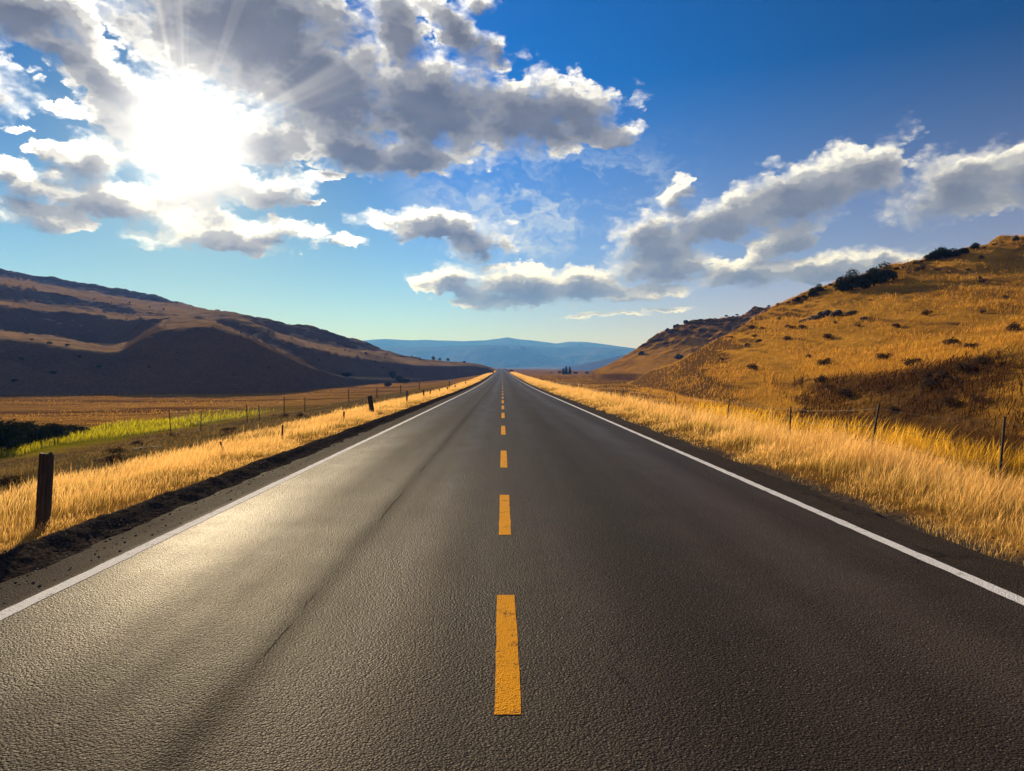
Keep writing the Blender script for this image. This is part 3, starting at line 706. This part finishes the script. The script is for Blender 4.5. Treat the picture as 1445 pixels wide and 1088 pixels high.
dots = [(178, 411.5, 3, 4), (133, 423, 3, 5), (183, 428, 3, 4), (211, 434, 3.4, 5), (231, 437, 3, 5), (137, 427.5, 2.4, 4), (173, 429, 2, 3), (340, 470, 4, 5), (350, 475, 4, 5), (392, 483, 3, 4), (370, 462, 2, 3), (470, 482, 2.6, 4), (479, 484, 2, 4), (500, 490, 2.4, 4),
        (516, 500, 5, 8), (487, 495, 3, 6), (543, 506, 3, 5), (581, 503, 2.4, 4), (592, 506, 2, 6), (655, 512, 4, 9), (408, 457, 2, 3), (300, 463, 3, 6), (70, 486, 6, 12), (95, 488, 5, 12), (45, 480, 4, 8), (112, 505, 6, 10), (30, 510, 7, 14), (75, 528, 7, 16), (140, 520, 6, 12), (20, 540, 7, 14), (250, 500, 3, 6), (330, 530, 4, 8), (210, 520, 4, 7), (380, 520, 4, 7), (450, 510, 4, 8), (540, 520, 4, 7), (575, 522, 4, 6), (610, 527, 3, 6), (530, 512, 4, 6)]
for i, (px, py, hp, wp) in enumerate(dots):
    v = hill_at(px, py, HL.height, 120, 900); k = v.y / F; v.z -= 0.08
    wp *= 0.65; hp *= 0.75
    place(shrub[i % 2], v, i * 1.1, (wp * k / 2.3, wp * k / 2.3, hp * k / 1.6), "tiny dark shrub dotted on the shaded left hill", "shrub", "shrubs dotted over the left hill")
# dark willows by the green meadow
W = [(-70, 644, 55, 120), (-10, 640, 46, 90), (22, 632, 36, 62), (48, 627, 30, 56), (74, 621, 24, 46), (97, 615, 15, 32), (118, 612, 10, 28)]
wl = ["largest black green willow thicket by the meadow at the left picture edge", "second black green willow thicket from the left picture edge", "third black green willow thicket by the meadow counted from the left", "middle sized dark willow bush beside the green meadow",
      "dark willow bush near the right end of the meadow thicket", "small willow bush at the thicket end by the meadow", "smallest low willow bush ending the dark meadow thicket"]
for i, (px, py, hp, wp) in enumerate(W):
    v = hill_at(px, py, ground, 20, 160); k = v.y / F
    place(willow, v, i * 1.9, (wp * k / 2.6, wp * k / 2.6, hp * k / 1.7), wl[i], "bush", "willows beside the green meadow")
# sage tufts in the left field and on the right bank
pts = [(515, 600), (455, 566), (620, 548), (660, 543)]
sg = [(x_, y_) for x_, y_ in [(-11, 20), (-13, 24), (-10.5, 15), (-15, 27), (-12, 31), (-17, 33), (-14.5, 38), (-12.5, 44), (-19, 41), (-16, 52), (-13, 60), (-20, 62)]]
for i, (x_, y_) in enumerate(sg):
    s_ = 0.35 + 0.35 * random.random()
    place(sage[i % 2], Vector((x_, y_, float(ground(x_, y_)) - 0.05)), i * 1.4, (s_ * 1.3, s_ * 1.3, s_ * 0.8), "low grey brown tuft in the dull strip left of the verge", "bush", "tufts in the dull left strip")
for i in range(16):
    px = random.uniform(1120, 1450); py = random.uniform(500, 600)
    v = hill_at(px, py, terrain, 16, 120)
    if v.x < 11: continue
    s_ = random.uniform(0.35, 0.75)
    place(sage[i % 2], v, i * 1.4, (s_ * 1.1, s_ * 1.1, s_ * 1.1), "dark brown bush on the steep bank of the right hill", "bush", "brown bushes on the right bank")

for i in range(34):
    px = random.uniform(1010, 1440); f_ = random.random(); top_ = float(np.interp(px, HR.px, scr(HR.Zk[:, -1], HR.Yk[:, -1]))); low_ = float(np.interp(px, HR.px, scr(HR.Zk[:, 1], HR.Yk[:, 1])))
    v = hill_at(px, top_ + 6 + (low_ - top_ - 8) * f_, HR.height, 20, 260); s_ = random.uniform(0.35, 0.8)
    place(sage[i % 2], v, i * 1.7, (s_ * 1.1, s_ * 1.1, s_ * 1.0), "small brown bush scattered in the golden grass of the right hill", "bush", "small bushes scattered over the golden hill")

# ------------------------------------------------------------------ rocks
rocks = [rock_mesh("boulder", (1.0, 0.8, 0.62), 200 + k, 3) for k in range(4)]
def boulder(px, py, hp, wp, label, hill, y0, y1, i, group="dark rocks on the right hill", rot=None):
    v = hill_at(px, py, hill, y0, y1); k = v.y / F
    o = bpy.data.objects.new("boulder", rocks[i % 4]); COL.objects.link(o)
    if not rocks[i % 4].materials: rocks[i % 4].materials.append(M["rock"])
    o.location = v; o.rotation_euler = (0, rot if rot is not None else -0.2, i * 1.3); s_ = wp * k / 1.7; o.scale = (s_, s_ * 0.9, hp * k / 1.0)
    return tag(o, label, "rock", group)
RK = [(1140, 452, 8, 20, "leftmost rock of the dark outcrop on the golden hill"), (1152, 449, 10, 22, "flat rock left of the middle in the dark hillside outcrop"), (1166, 445, 14, 22, "tallest rock at the middle of the dark hillside outcrop"), (1182, 444, 9, 22, "broad rock right of the tallest in the dark outcrop"), (1200, 443, 8, 22, "rightmost rock of the dark outcrop on the golden hill"),
      (1219, 450, 6, 10, "lone dark boulder right of the hillside outcrop"), (1071, 482, 6, 12, "small dark rock low on the golden hill left of the outcrop"), (1115, 462, 5, 14, "long low rock below and left of the hillside outcrop")]
for i, a in enumerate(RK): boulder(*a, HR.height, 30, 260, i)
for i, a in enumerate([(968, 455, 8, 9, "square rock knob on the crest of the rocky spur"), (955, 461, 7, 10, "rock just below the knob on the rocky spur crest"), (942, 467, 6, 9, "lower rock on the sloping crest of the rocky spur"), (985, 453, 5, 16, "flat ledge rock right of the knob on the rocky spur"), (930, 480, 7, 12, "dark rock on the left face of the rocky spur"), (905, 500, 8, 12, "dark rock near the left foot of the rocky spur"), (960, 505, 8, 16, "dark rock in the gully of the rocky spur")]):
    boulder(*a, HK.height, 170, 520, i + 1, "rocks on the rocky spur")
for i, (px, py, hp, wp, lab) in enumerate([(200, 634, 6, 22, "dark clod in the dull field below the left fence"), (222, 631, 4, 16, "smaller clod right of the dark one below the left fence"), (139, 650, 7, 18, "pale brown clod right of the thick wooden post")]):
    boulder(px, py, hp, wp, lab, ground, 8, 80, i, "clods in the left field", 0.0)

# ------------------------------------------------------------------ posts and fences
def wood_post(px, top, base, wpx, tilt, label, X=None):
    """square timber, slightly tapered, split top; stands where its foot meets the ground"""
    if X is None: v = hill_at(px, base, ground, 3, 400)
    else:
        Yv = X / ((px - CX) / F); v = Vector((X, Yv, float(ground(X, Yv))))
    k = v.y / F; H = v.z * -1 + CAMZ + (CY - top) / F * v.y; w = wpx * k
    bm = bmesh.new(); segs = 10; rings = []
    r = random.Random(int(px))
    for s_ in range(segs + 1):
        f = s_ / segs; z = -0.35 + (H + 0.35) * f; ring = []
        ww = w * (1.0 - 0.04 * f)
        for a in range(12):
            an = 2 * math.pi * (a + 0.5) / 12; c, s2 = math.cos(an), math.sin(an)
            q = (abs(c) ** 5 + abs(s2) ** 5) ** (-1 / 5)
            jit = 1 + 0.05 * math.sin(a * 3.1 + px) + 0.012 * math.sin(f * 9 + a)
            zz = z + (0.012 * math.sin(a * 2.3 + px) if s_ == segs else 0)
            ring.append(bm.verts.new((c * q * ww / 2 * jit, s2 * q * ww / 2 * jit, zz)))
        rings.append(ring)
    for a_, b_ in zip(rings, rings[1:]):
        for j in range(12): bm.faces.new((a_[j], a_[(j + 1) % 12], b_[(j + 1) % 12], b_[j]))
    bm.faces.new(rings[-1]); bm.faces.new(rings[0][::-1])
    me = bpy.data.meshes.new("fence_post"); bm.to_mesh(me); bm.free()
    o = link("fence_post", me, M["wood"], smooth=False); o.location = v; o.rotation_euler = (0, R(tilt), R(px % 17 + 6))
    return tag(o, label, "post", "posts along the left verge")
wood_post(60, 640, 748, 17.5, 3.0, "thick square wooden post in the grass near the left picture edge")
wood_post(525.5, 558, 584, 6.5, -9.0, "dark leaning wooden post above the left verge beyond the fence")
for px, top, w_, tl, lab in [(319, 622, 2.6, -20, "thin stake leaning left in the left verge grass"), (398, 600, 2.4, 2, "thin upright stake in the left verge between leaning stake and thicker posts"), (485, 581, 2.6, 2, "thin post in the left verge just nearer than the dark leaning post"),
                             (574, 551.5, 2.2, 1, "first short post past the dark leaning post on the left verge"), (598, 550, 2.2, -2, "second short post past the dark leaning post on the left verge"), (607, 550.5, 1.6, 1, "thin short stake right after the second short verge post"), (620, 548.5, 1.5, 2, "small stake midway along the far row on the left verge"),
                             (631.5, 546, 1.8, 0, "darker far post beside the white sign on the left verge"), (642.5, 543.5, 1.6, 1, "second last visible post of the far left verge row"), (657, 538.5, 1.5, 0, "farthest visible post of the left verge row")]:
    wood_post(px, top, 0, w_, tl, lab, X=-6.1)
o = wood_post(733, 528.5, 0, 2.2, 0, "lone dark post far along the right verge near the horizon", X=7.8); o["group"] = "posts along the right verge"

def post_geo(w, d, H):
    # steel T section with a pointed top and a row of studs
    bm = bmesh.new()
    def box(x0, x1, y0, y1, z0, z1):
        vs = [bm.verts.new(c) for c in ((x0, y0, z0), (x1, y0, z0), (x1, y1, z0), (x0, y1, z0), (x0, y0, z1), (x1, y0, z1), (x1, y1, z1), (x0, y1, z1))]
        for f in ((3, 2, 1, 0), (4, 5, 6, 7), (0, 1, 5, 4), (1, 2, 6, 5), (2, 3, 7, 6), (3, 0, 4, 7)): bm.faces.new([vs[j] for j in f])
    box(-w / 2, w / 2, -d * 0.15, d * 0.15, -0.4, H); box(-w * 0.14, w * 0.14, d * 0.152, d, -0.4, H - 0.01)
    z = 0.15
    while z < H - 0.05: box(-w * 0.3, w * 0.3, -d * 0.45, -d * 0.152, z, z + 0.02); z += 0.11
    me = bpy.data.meshes.new("post"); bm.to_mesh(me); bm.free(); return me

def wire_fence(label, posts, wires, wirer, w=0.04):
    root = bpy.data.objects.new("wire_fence", None); COL.objects.link(root); root.location = (posts[0][0], posts[0][1], float(ground(posts[0][0], posts[0][1])))
    tag(root, label, "fence"); base = Vector(root.location); tops = []
    for i, (x_, y_, H, tx, ty) in enumerate(posts):
        z_ = float(ground(x_, y_)); ww = max(w, 0.0012 * y_)
        o = link("post", post_geo(ww, ww * 0.9, H), M["steel"], root, smooth=False); o.location = Vector((x_, y_, z_)) - base
        o.rotation_euler = (R(tx), R(ty), 0)
        Rm = Matrix.Rotation(R(ty), 3, 'Y') @ Matrix.Rotation(R(tx), 3, 'X'); tops.append((Vector((x_, y_, z_)) - base, Rm, H))
    for f, sag in wires:
        pth = []
        for (p0, r0, h0), (p1, r1, h1) in zip(tops, tops[1:]):
            a = p0 + r0 @ Vector((0, 0, h0 * f)); b_ = p1 + r1 @ Vector((0, 0, h1 * f))
            for j in range(8):
                t_ = j / 8; q = a.lerp(b_, t_); q.z -= sag * 4 * t_ * (1 - t_); q.z += 0.004 * math.sin(j * 3 + q.y)
                pth.append((q, wirer * max(1.0, (q.y + base.y) / 34)))
        pth.append((b_, pth[-1][1]))
        link("wire", tube_mesh("wire", [pth], 5), M["wire"], root)
    return root
wire_fence("barbed wire fence with thin leaning steel posts on the right verge", [(9.2, 7.0, 1.25, 0, 3), (8.6, 12.3, 1.42, 0, 5), (7.75, 15.0, 1.30, 0, 10), (7.9, 19.5, 1.0, 0, 2), (7.75, 24.5, 1.08, 0, 5), (7.7, 31.5, 0.98, 0, 0), (7.75, 46, 0.95, 0, 6), (7.8, 69, 1.12, 0, -4), (8.2, 110, 0.9, 0, 0)], [(0.93, 0.05), (0.66, 0.08), (0.4, 0.06)], 0.0032)
wire_fence("thin steel post wire fence crossing the dull strip in the left field", [(-19.6, 41.9, 1.5, 0, -4), (-18.6, 43.7, 1.32, 0, 1), (-17.8, 49.5, 1.3, 0, -4), (-18.0, 52.5, 1.15, 0, -3), (-17.4, 56.5, 1.55, 0, 0), (-18, 64.5, 1.45, 0, 1), (-17.3, 80, 1.75, 0, -4), (-17, 96, 1.4, 0, 0), (-17, 118, 1.4, 0, 2), (-17, 145, 1.4, 0, 0)], [(0.95, 0.03), (0.7, 0.04), (0.45, 0.05)], 0.0035)

# small white roadside sign far down the left verge
sx, sy = -7.4, 99.0; sz_ = float(ground(sx, sy))
sg_root = bpy.data.objects.new("road_sign", None); COL.objects.link(sg_root); sg_root.location = (sx, sy, sz_); sg_root.rotation_euler = (0, 0, R(-8))
tag(sg_root, "tiny white sign on a dark post far along the left verge", "sign")
link("post", post_geo(0.10, 0.09, 1.25), M["steel"], sg_root, smooth=False)
bm = bmesh.new(); bmesh.ops.create_cube(bm, size=1); bmesh.ops.scale(bm, vec=(0.34, 0.02, 0.28), verts=bm.verts); bmesh.ops.bevel(bm, geom=bm.edges[:], offset=0.006, segments=2, affect='EDGES'); bmesh.ops.translate(bm, vec=(0, -0.07, 1.1), verts=bm.verts)
me = bpy.data.meshes.new("panel"); bm.to_mesh(me); bm.free(); link("panel", me, M["sign"], sg_root)

# ------------------------------------------------------------------ haze
hm = bpy.data.materials.new("valley_haze"); hm.use_nodes = True; ht = hm.node_tree; ht.nodes.remove(ht.nodes["Principled BSDF"])
pv = ht.nodes.new("ShaderNodeVolumePrincipled"); ht.links.new(pv.outputs[0], ht.nodes["Material Output"].inputs["Volume"])
pv.inputs["Color"].default_value = (0.08, 0.28, 1.0, 1); pv.inputs["Absorption Color"].default_value = (1, 1, 1, 1)
pv.inputs["Density"].default_value = 3.2e-4; pv.inputs["Anisotropy"].default_value = 0.2
bm = bmesh.new(); bmesh.ops.create_cube(bm, size=1); bmesh.ops.scale(bm, vec=(13400, 13400, 420), verts=bm.verts); bmesh.ops.translate(bm, vec=(0, 0, 145), verts=bm.verts)
me = bpy.data.meshes.new("haze"); bm.to_mesh(me); bm.free()
tag(link("haze", me, hm, smooth=False), "pale blue haze filling the valley air", "haze", None, "stuff")

# ------------------------------------------------------------------ sun
sl = bpy.data.lights.new("sun", 'SUN'); sl.energy = 5.0; sl.angle = R(0.6); sl.color = (1.0, 0.85, 0.70)
so = bpy.data.objects.new("sun", sl); COL.objects.link(so); so.rotation_euler = (-SUNV).to_track_quat('-Z', 'Y').to_euler(); so.location = (0, 0, 60)

# ------------------------------------------------------------------ sky
wd_ = bpy.data.worlds.new("World"); S.world = wd_; wd_.use_nodes = True
w = NT(wd_.node_tree); bg = w.n["Background"]
sky = w.n.new("ShaderNodeTexSky"); sky.sky_type = 'NISHITA'; sky.sun_disc = False; sky.sun_elevation = SUN_EL; sky.sun_rotation = SUN_AZ
sky.altitude = 1200; sky.air_density = 1.0; sky.dust_density = 0.6; sky.ozone_density = 3.0
STR = 0.10
D = w.n.new("ShaderNodeTexCoord").outputs["Generated"]
D = w.vec('NORMALIZE', D)
dx, dy, dz = w.xyz(D)
az = w.math('ARCTAN2', dx, dy); el = w.math('ARCSINE', dz)
AE = w.comb(az, el, 1.0)
cosS = w.vec('DOT_PRODUCT', D, tuple(SUNV)); ang = w.math('ARCCOSINE', w.math('MINIMUM', cosS, 0.99999))
skyc = w.n.new("ShaderNodeHueSaturation"); skyc.inputs["Saturation"].default_value = 1.9; skyc.inputs["Value"].default_value = 0.50; w.l.new(sky.outputs[0], skyc.inputs["Color"]); skyc = skyc.outputs[0]
# cloud field: warped banks plus billows, all laid out in azimuth and elevation
P3 = w.vec('MULTIPLY', AE, (1.0, 1.55, 1.0))
w1 = w.vec('SUBTRACT', w.noise(P3, 9, 4, 0.6, out=1, dim='2D'), (0.5, 0.5, 0.5)); w2 = w.vec('SUBTRACT', w.noise(P3, 38, 5, 0.65, out=1, dim='2D'), (0.5, 0.5, 0.5))
AW = w.vec('ADD', AE, w.vec('ADD', w.vec('MULTIPLY', w1, (0.036, 0.022, 0)), w.vec('MULTIPLY', w2, (0.030, 0.020, 0))))
clouds = [  # column, row, half width, half height, tilt
    (350, 40, 195, 105, 0), (455, 120, 150, 85, -10), (600, 150, 150, 62, 0), (740, 160, 120, 48, 0), (815, 165, 55, 32, 0), (560, 45, 38, 55, 20), (640, 40, 62, 22, -35), (694, 66, 20, 13, 0), (672, 5, 26, 10, 0), (868, 190, 38, 14, 8),
    (365, 195, 80, 36, 0), (490, 205, 80, 34, 0), (570, 215, 95, 26, 5), (50, 22, 130, 40, 0), (95, 70, 85, 20, -18), (165, 125, 100, 36, -30), (235, 185, 105, 62, -10), (125, 225, 62, 28, 10), (75, 212, 34, 14, 0), (45, 262, 66, 22, -8), (165, 283, 112, 30, -4), (62, 306, 80, 20, -5),
    (10, 240, 30, 16, 0), (312, 330, 105, 24, 0), (392, 322, 48, 16, 0), (375, 268, 75, 22, 8), (285, 255, 70, 42, 0), (482, 340, 28, 8, 0), (452, 328, 20, 6, 0), (90, 155, 24, 5, 0), (470, 248, 22, 7, 0), (20, 182, 20, 6, 0), (165, 172, 26, 7, 0), (440, 285, 20, 5, 0),
    (615, 318, 88, 19, 0), (672, 340, 44, 22, 0), (540, 318, 24, 8, 0), (635, 395, 46, 20, 0), (735, 403, 92, 25, 0), (815, 398, 62, 22, 0), (700, 424, 60, 13, 0),
    (1130, 272, 140, 40, 14), (1215, 245, 55, 34, 10), (1010, 312, 110, 28, 12), (915, 335, 52, 30, 0), (935, 372, 70, 26, 0), (1350, 262, 90, 38, 12), (1445, 245, 70, 36, 8), (1150, 376, 140, 18, 3), (1050, 384, 80, 20, 0), (1245, 368, 62, 12, 0), (1105, 335, 62, 22, 10),
    (880, 414, 100, 12, 0), (955, 275, 26, 14, 15), (972, 255, 18, 7, 10), (830, 446, 40, 4, 0), (880, 446, 30, 3, 0), (950, 440, 40, 4, 0), (1650, 240, 180, 50, 8), (-150, 90, 180, 60, 0), (-220, 260, 150, 50, 0)]
ells = []
for px, py, rx_, ry_, rot in clouds:
    a0 = math.atan2(px - CX, F); e0_ = math.atan2((CY - py) * math.cos(a0), F)
    ells.append((a0, e0_, R(rot), rx_ * 1.12 * math.cos(a0) ** 2 / F, ry_ * 1.12 * math.cos(a0) / F))
def banks(vecsock):
    acc = None
    for i_, (a0, e0_, rot, sx_, sy_) in enumerate(ells):
        if i_ and i_ % 6 == 0: vecsock = w.vec('MULTIPLY_ADD', w.comb(acc, acc, 0.0), (1e-7, 1e-7, 0.0), vecsock)   # keeps the node stack short
        if rot == 0: ln = w.vec('LENGTH', w.vec('MULTIPLY_ADD', vecsock, (1 / sx_, 1 / sy_, 0.0), (-a0 / sx_, -e0_ / sy_, 0.0)))
        else:
            c_, s_ = math.cos(rot), math.sin(rot)
            u_ = w.vec('DOT_PRODUCT', vecsock, (c_ / sx_, s_ / sx_, -(c_ * a0 + s_ * e0_) / sx_)); v_ = w.vec('DOT_PRODUCT', vecsock, (-s_ / sy_, c_ / sy_, -(-s_ * a0 + c_ * e0_) / sy_))
            ln = w.math('SQRT', w.math('MULTIPLY_ADD', u_, u_, w.math('MULTIPLY', v_, v_)))
        acc = ln if acc is None else w.math('SMOOTH_MIN', acc, ln, 0.16)
    return w.math('SUBTRACT', 1.0, acc)
def billow(p):
    n = w.noise(p, 22, 7, 0.60, dim='2D')
    v = w.math('MULTIPLY_ADD', w.voro(p, 34, 'SMOOTH_F1', dim='2D'), -0.40, 0.22)
    v2 = w.math('MULTIPLY_ADD', w.voro(p, 85, dim='2D'), -0.20, 0.10)
    return w.math('ADD', w.math('MULTIPLY_ADD', n, 1.15, -0.60), w.math('ADD', v, v2))
P3w = w.vec('ADD', P3, w.vec('MULTIPLY', w2, (0.018, 0.018, 0)))
tos = w.vec('MULTIPLY_ADD', w.vec('NORMALIZE', w.vec('SUBTRACT', (SUN_AZ, SUN_EL, 1.0), AE)), (0.010, 0.008, 0.0), (0.0, 0.014, 0.0))
# other fair weather clouds for the rest of the dome
allround = w.math('MULTIPLY', w.ramp(w.noise(P3, 2.6, 6, 0.6, dim='2D'), 0.52, 0.68), w.math('MULTIPLY', w.ramp(w.math('ABSOLUTE', az), 0.85, 1.1), w.ramp(el, 0.03, 0.15)))
bk = banks(AW); bl = billow(P3w)
dens = w.math('ADD', bk, bl)
dens = w.math('MAXIMUM', dens, w.math('MULTIPLY_ADD', allround, 0.7, -0.2))
bk2 = banks(w.vec('ADD', AW, tos)); bl2 = billow(w.vec('ADD', P3w, w.vec('SCALE', tos, scale=0.8)))
soft = w.ramp(w.noise(P3, 14, 3, 0.5, dim='2D'), 0.36, 0.64, 0.20, 0.78)
alpha = w.ramp(dens, w.math('MULTIPLY', soft, -0.22), soft)
# sunlight reaching a point falls with the cloud between it and the sun; thin edges glow, thick cores go grey
block = w.math('ADD', w.math('ADD', w.math('MULTIPLY', bk2, 0.70), w.math('MULTIPLY', bk, 0.30)), w.math('ADD', w.math('MULTIPLY', bl2, 0.42), w.math('MULTIPLY', bl, 0.08)))
block = w.math('SUBTRACT', block, w.math('MULTIPLY', w.math('POWER', 2.718, w.math('MULTIPLY', w.math('POWER', w.math('DIVIDE', ang, 0.17), 2.0), -1.0)), 0.11))   # thin veils blaze white close to the sun
n_ = w.n.new("ShaderNodeValToRGB"); n_.color_ramp.interpolation = 'EASE'
cr = n_.color_ramp.elements; cr[0].position = 0.02; cr[0].color = (1, 1, 1, 1); cr[1].position = 0.75; cr[1].color = (0.0, 0.0, 0.0, 1)
for p_, v_ in ((0.12, 0.72), (0.25, 0.34), (0.42, 0.11)):
    e_ = cr.new(p_); e_.color = (v_, v_, v_, 1)
w.l.new(block, n_.inputs[0]); lit = n_.outputs[0]
near = w.math('POWER', 2.718, w.math('MULTIPLY', ang, -4.5))            # forward scattering: brighter towards the sun
edge_b = w.math('MULTIPLY_ADD', near, 1.7, 0.86)
core_b = w.math('MULTIPLY_ADD', w.math('POWER', 2.718, w.math('MULTIPLY', w.math('POWER', w.math('DIVIDE', ang, 0.075), 2.0), -1.0)), 0.7, w.math('MULTIPLY', w.ramp(ang, 0.15, 0.80, 0.11, 0.17), w.math('MULTIPLY_ADD', w.noise(P3, 17, 5, 0.55, dim='2D'), 0.9, 0.55)))
cw = w.vec('SCALE', (1.0, 0.975, 0.95), scale=edge_b); cg = w.vec('SCALE', (0.92, 0.96, 1.12), scale=core_b)
ccol = w.mix(lit, cg, cw)
lowhaze = w.ramp(el, 0.0, 0.14)                                          # far low clouds are thin
alpha = w.math('MULTIPLY', alpha, w.math('MULTIPLY_ADD', lowhaze, 0.72, 0.28))
# thin cirrus
ci = w.noise(w.vec('ADD', w.vec('MULTIPLY', AE, (5.0, 13.0, 1)), w.vec('SCALE', w1, scale=2.0)), 1.0, 7, 0.6, dim='2D')
cirm = w.math('MULTIPLY', w.ramp(ci, 0.38, 0.68), w.math('MULTIPLY', w.ramp(w.math('ABSOLUTE', w.math('SUBTRACT', az, 0.07)), 0.26, 0.05), w.ramp(w.math('ABSOLUTE', w.math('SUBTRACT', el, 0.23)), 0.11, 0.02)))
base = w.vec('MULTIPLY', skyc, (0.0, 1.22 * STR, 1.72 * STR)); base = w.vec('SCALE', base, scale=w.math('MULTIPLY', w.ramp(ang, 0.35, 1.15, 1.05, 0.40), w.ramp(ang, 0.08, 0.40, 0.42, 1.0)))   # the sky deepens away from the sun
horizon = w.math('MAXIMUM', w.math('SUBTRACT', w.math('POWER', 2.718, w.math('MULTIPLY', w.math('MAXIMUM', el, 0.0), -5.6)), 0.11), 0.0)
hcol = w.mix(w.ramp(el, 0.02, 0.17), (0.98, 0.62, 1.10), (0.78, 0.68, 0.86))
base = w.mix(w.math('MULTIPLY', horizon, 0.80), base, hcol)
base = w.mix(w.math('MULTIPLY', cirm, 0.80), base, (0.62, 0.68, 0.76))
col = w.mix(alpha, base, ccol)
g1 = w.math('MULTIPLY', w.math('POWER', 2.718, w.math('MULTIPLY', w.math('POWER', w.math('DIVIDE', ang, 0.05), 2.0), -1.0)), 0.7)
g2 = w.math('MULTIPLY', w.math('POWER', 2.718, w.math('DIVIDE', ang, -0.065)), 0.55)
phi = w.math('ARCTAN2', w.math('SUBTRACT', el, SUN_EL), w.math('SUBTRACT', az, SUN_AZ))
ray = w.ramp(w.noise(w.comb(w.math('COSINE', phi), w.math('SINE', phi), 0.0), 3.2, 3, 0.6, dim='2D'), 0.48, 0.68)           # shafts between the clouds round the sun
g3 = w.math('MULTIPLY', w.math('MULTIPLY', w.math('MULTIPLY', ray, w.ramp(w.math('SINE', phi), 0.05, 0.5)), w.math('POWER', 2.718, w.math('DIVIDE', ang, -0.11))), w.ramp(ang, 0.03, 0.10, 0.0, 0.75))
glow = w.vec('SCALE', (1.0, 0.94, 0.88), scale=w.math('ADD', w.math('ADD', g1, g2), g3))
col = w.vec('ADD', col, glow)
col = w.vec('SCALE', col, scale=1.0 / STR)
w.l.new(col, bg.inputs["Color"]); bg.inputs["Strength"].default_value = STR
wd_.cycles.sampling_method = 'MANUAL'; wd_.cycles.sample_map_resolution = 512

# ------------------------------------------------------------------ render settings
S.view_settings.view_transform = 'Standard'; S.view_settings.look = 'None'; S.view_settings.gamma = 1.0; S.view_settings.exposure = 0.3
S.render.engine = 'CYCLES'
c = S.cycles
c.use_denoising = True; c.max_bounces = 6; c.diffuse_bounces = 2; c.glossy_bounces = 2; c.transmission_bounces = 3; c.volume_bounces = 0; c.transparent_max_bounces = 6
c.sample_clamp_indirect = 6.0; c.caustics_reflective = False; c.caustics_refractive = False
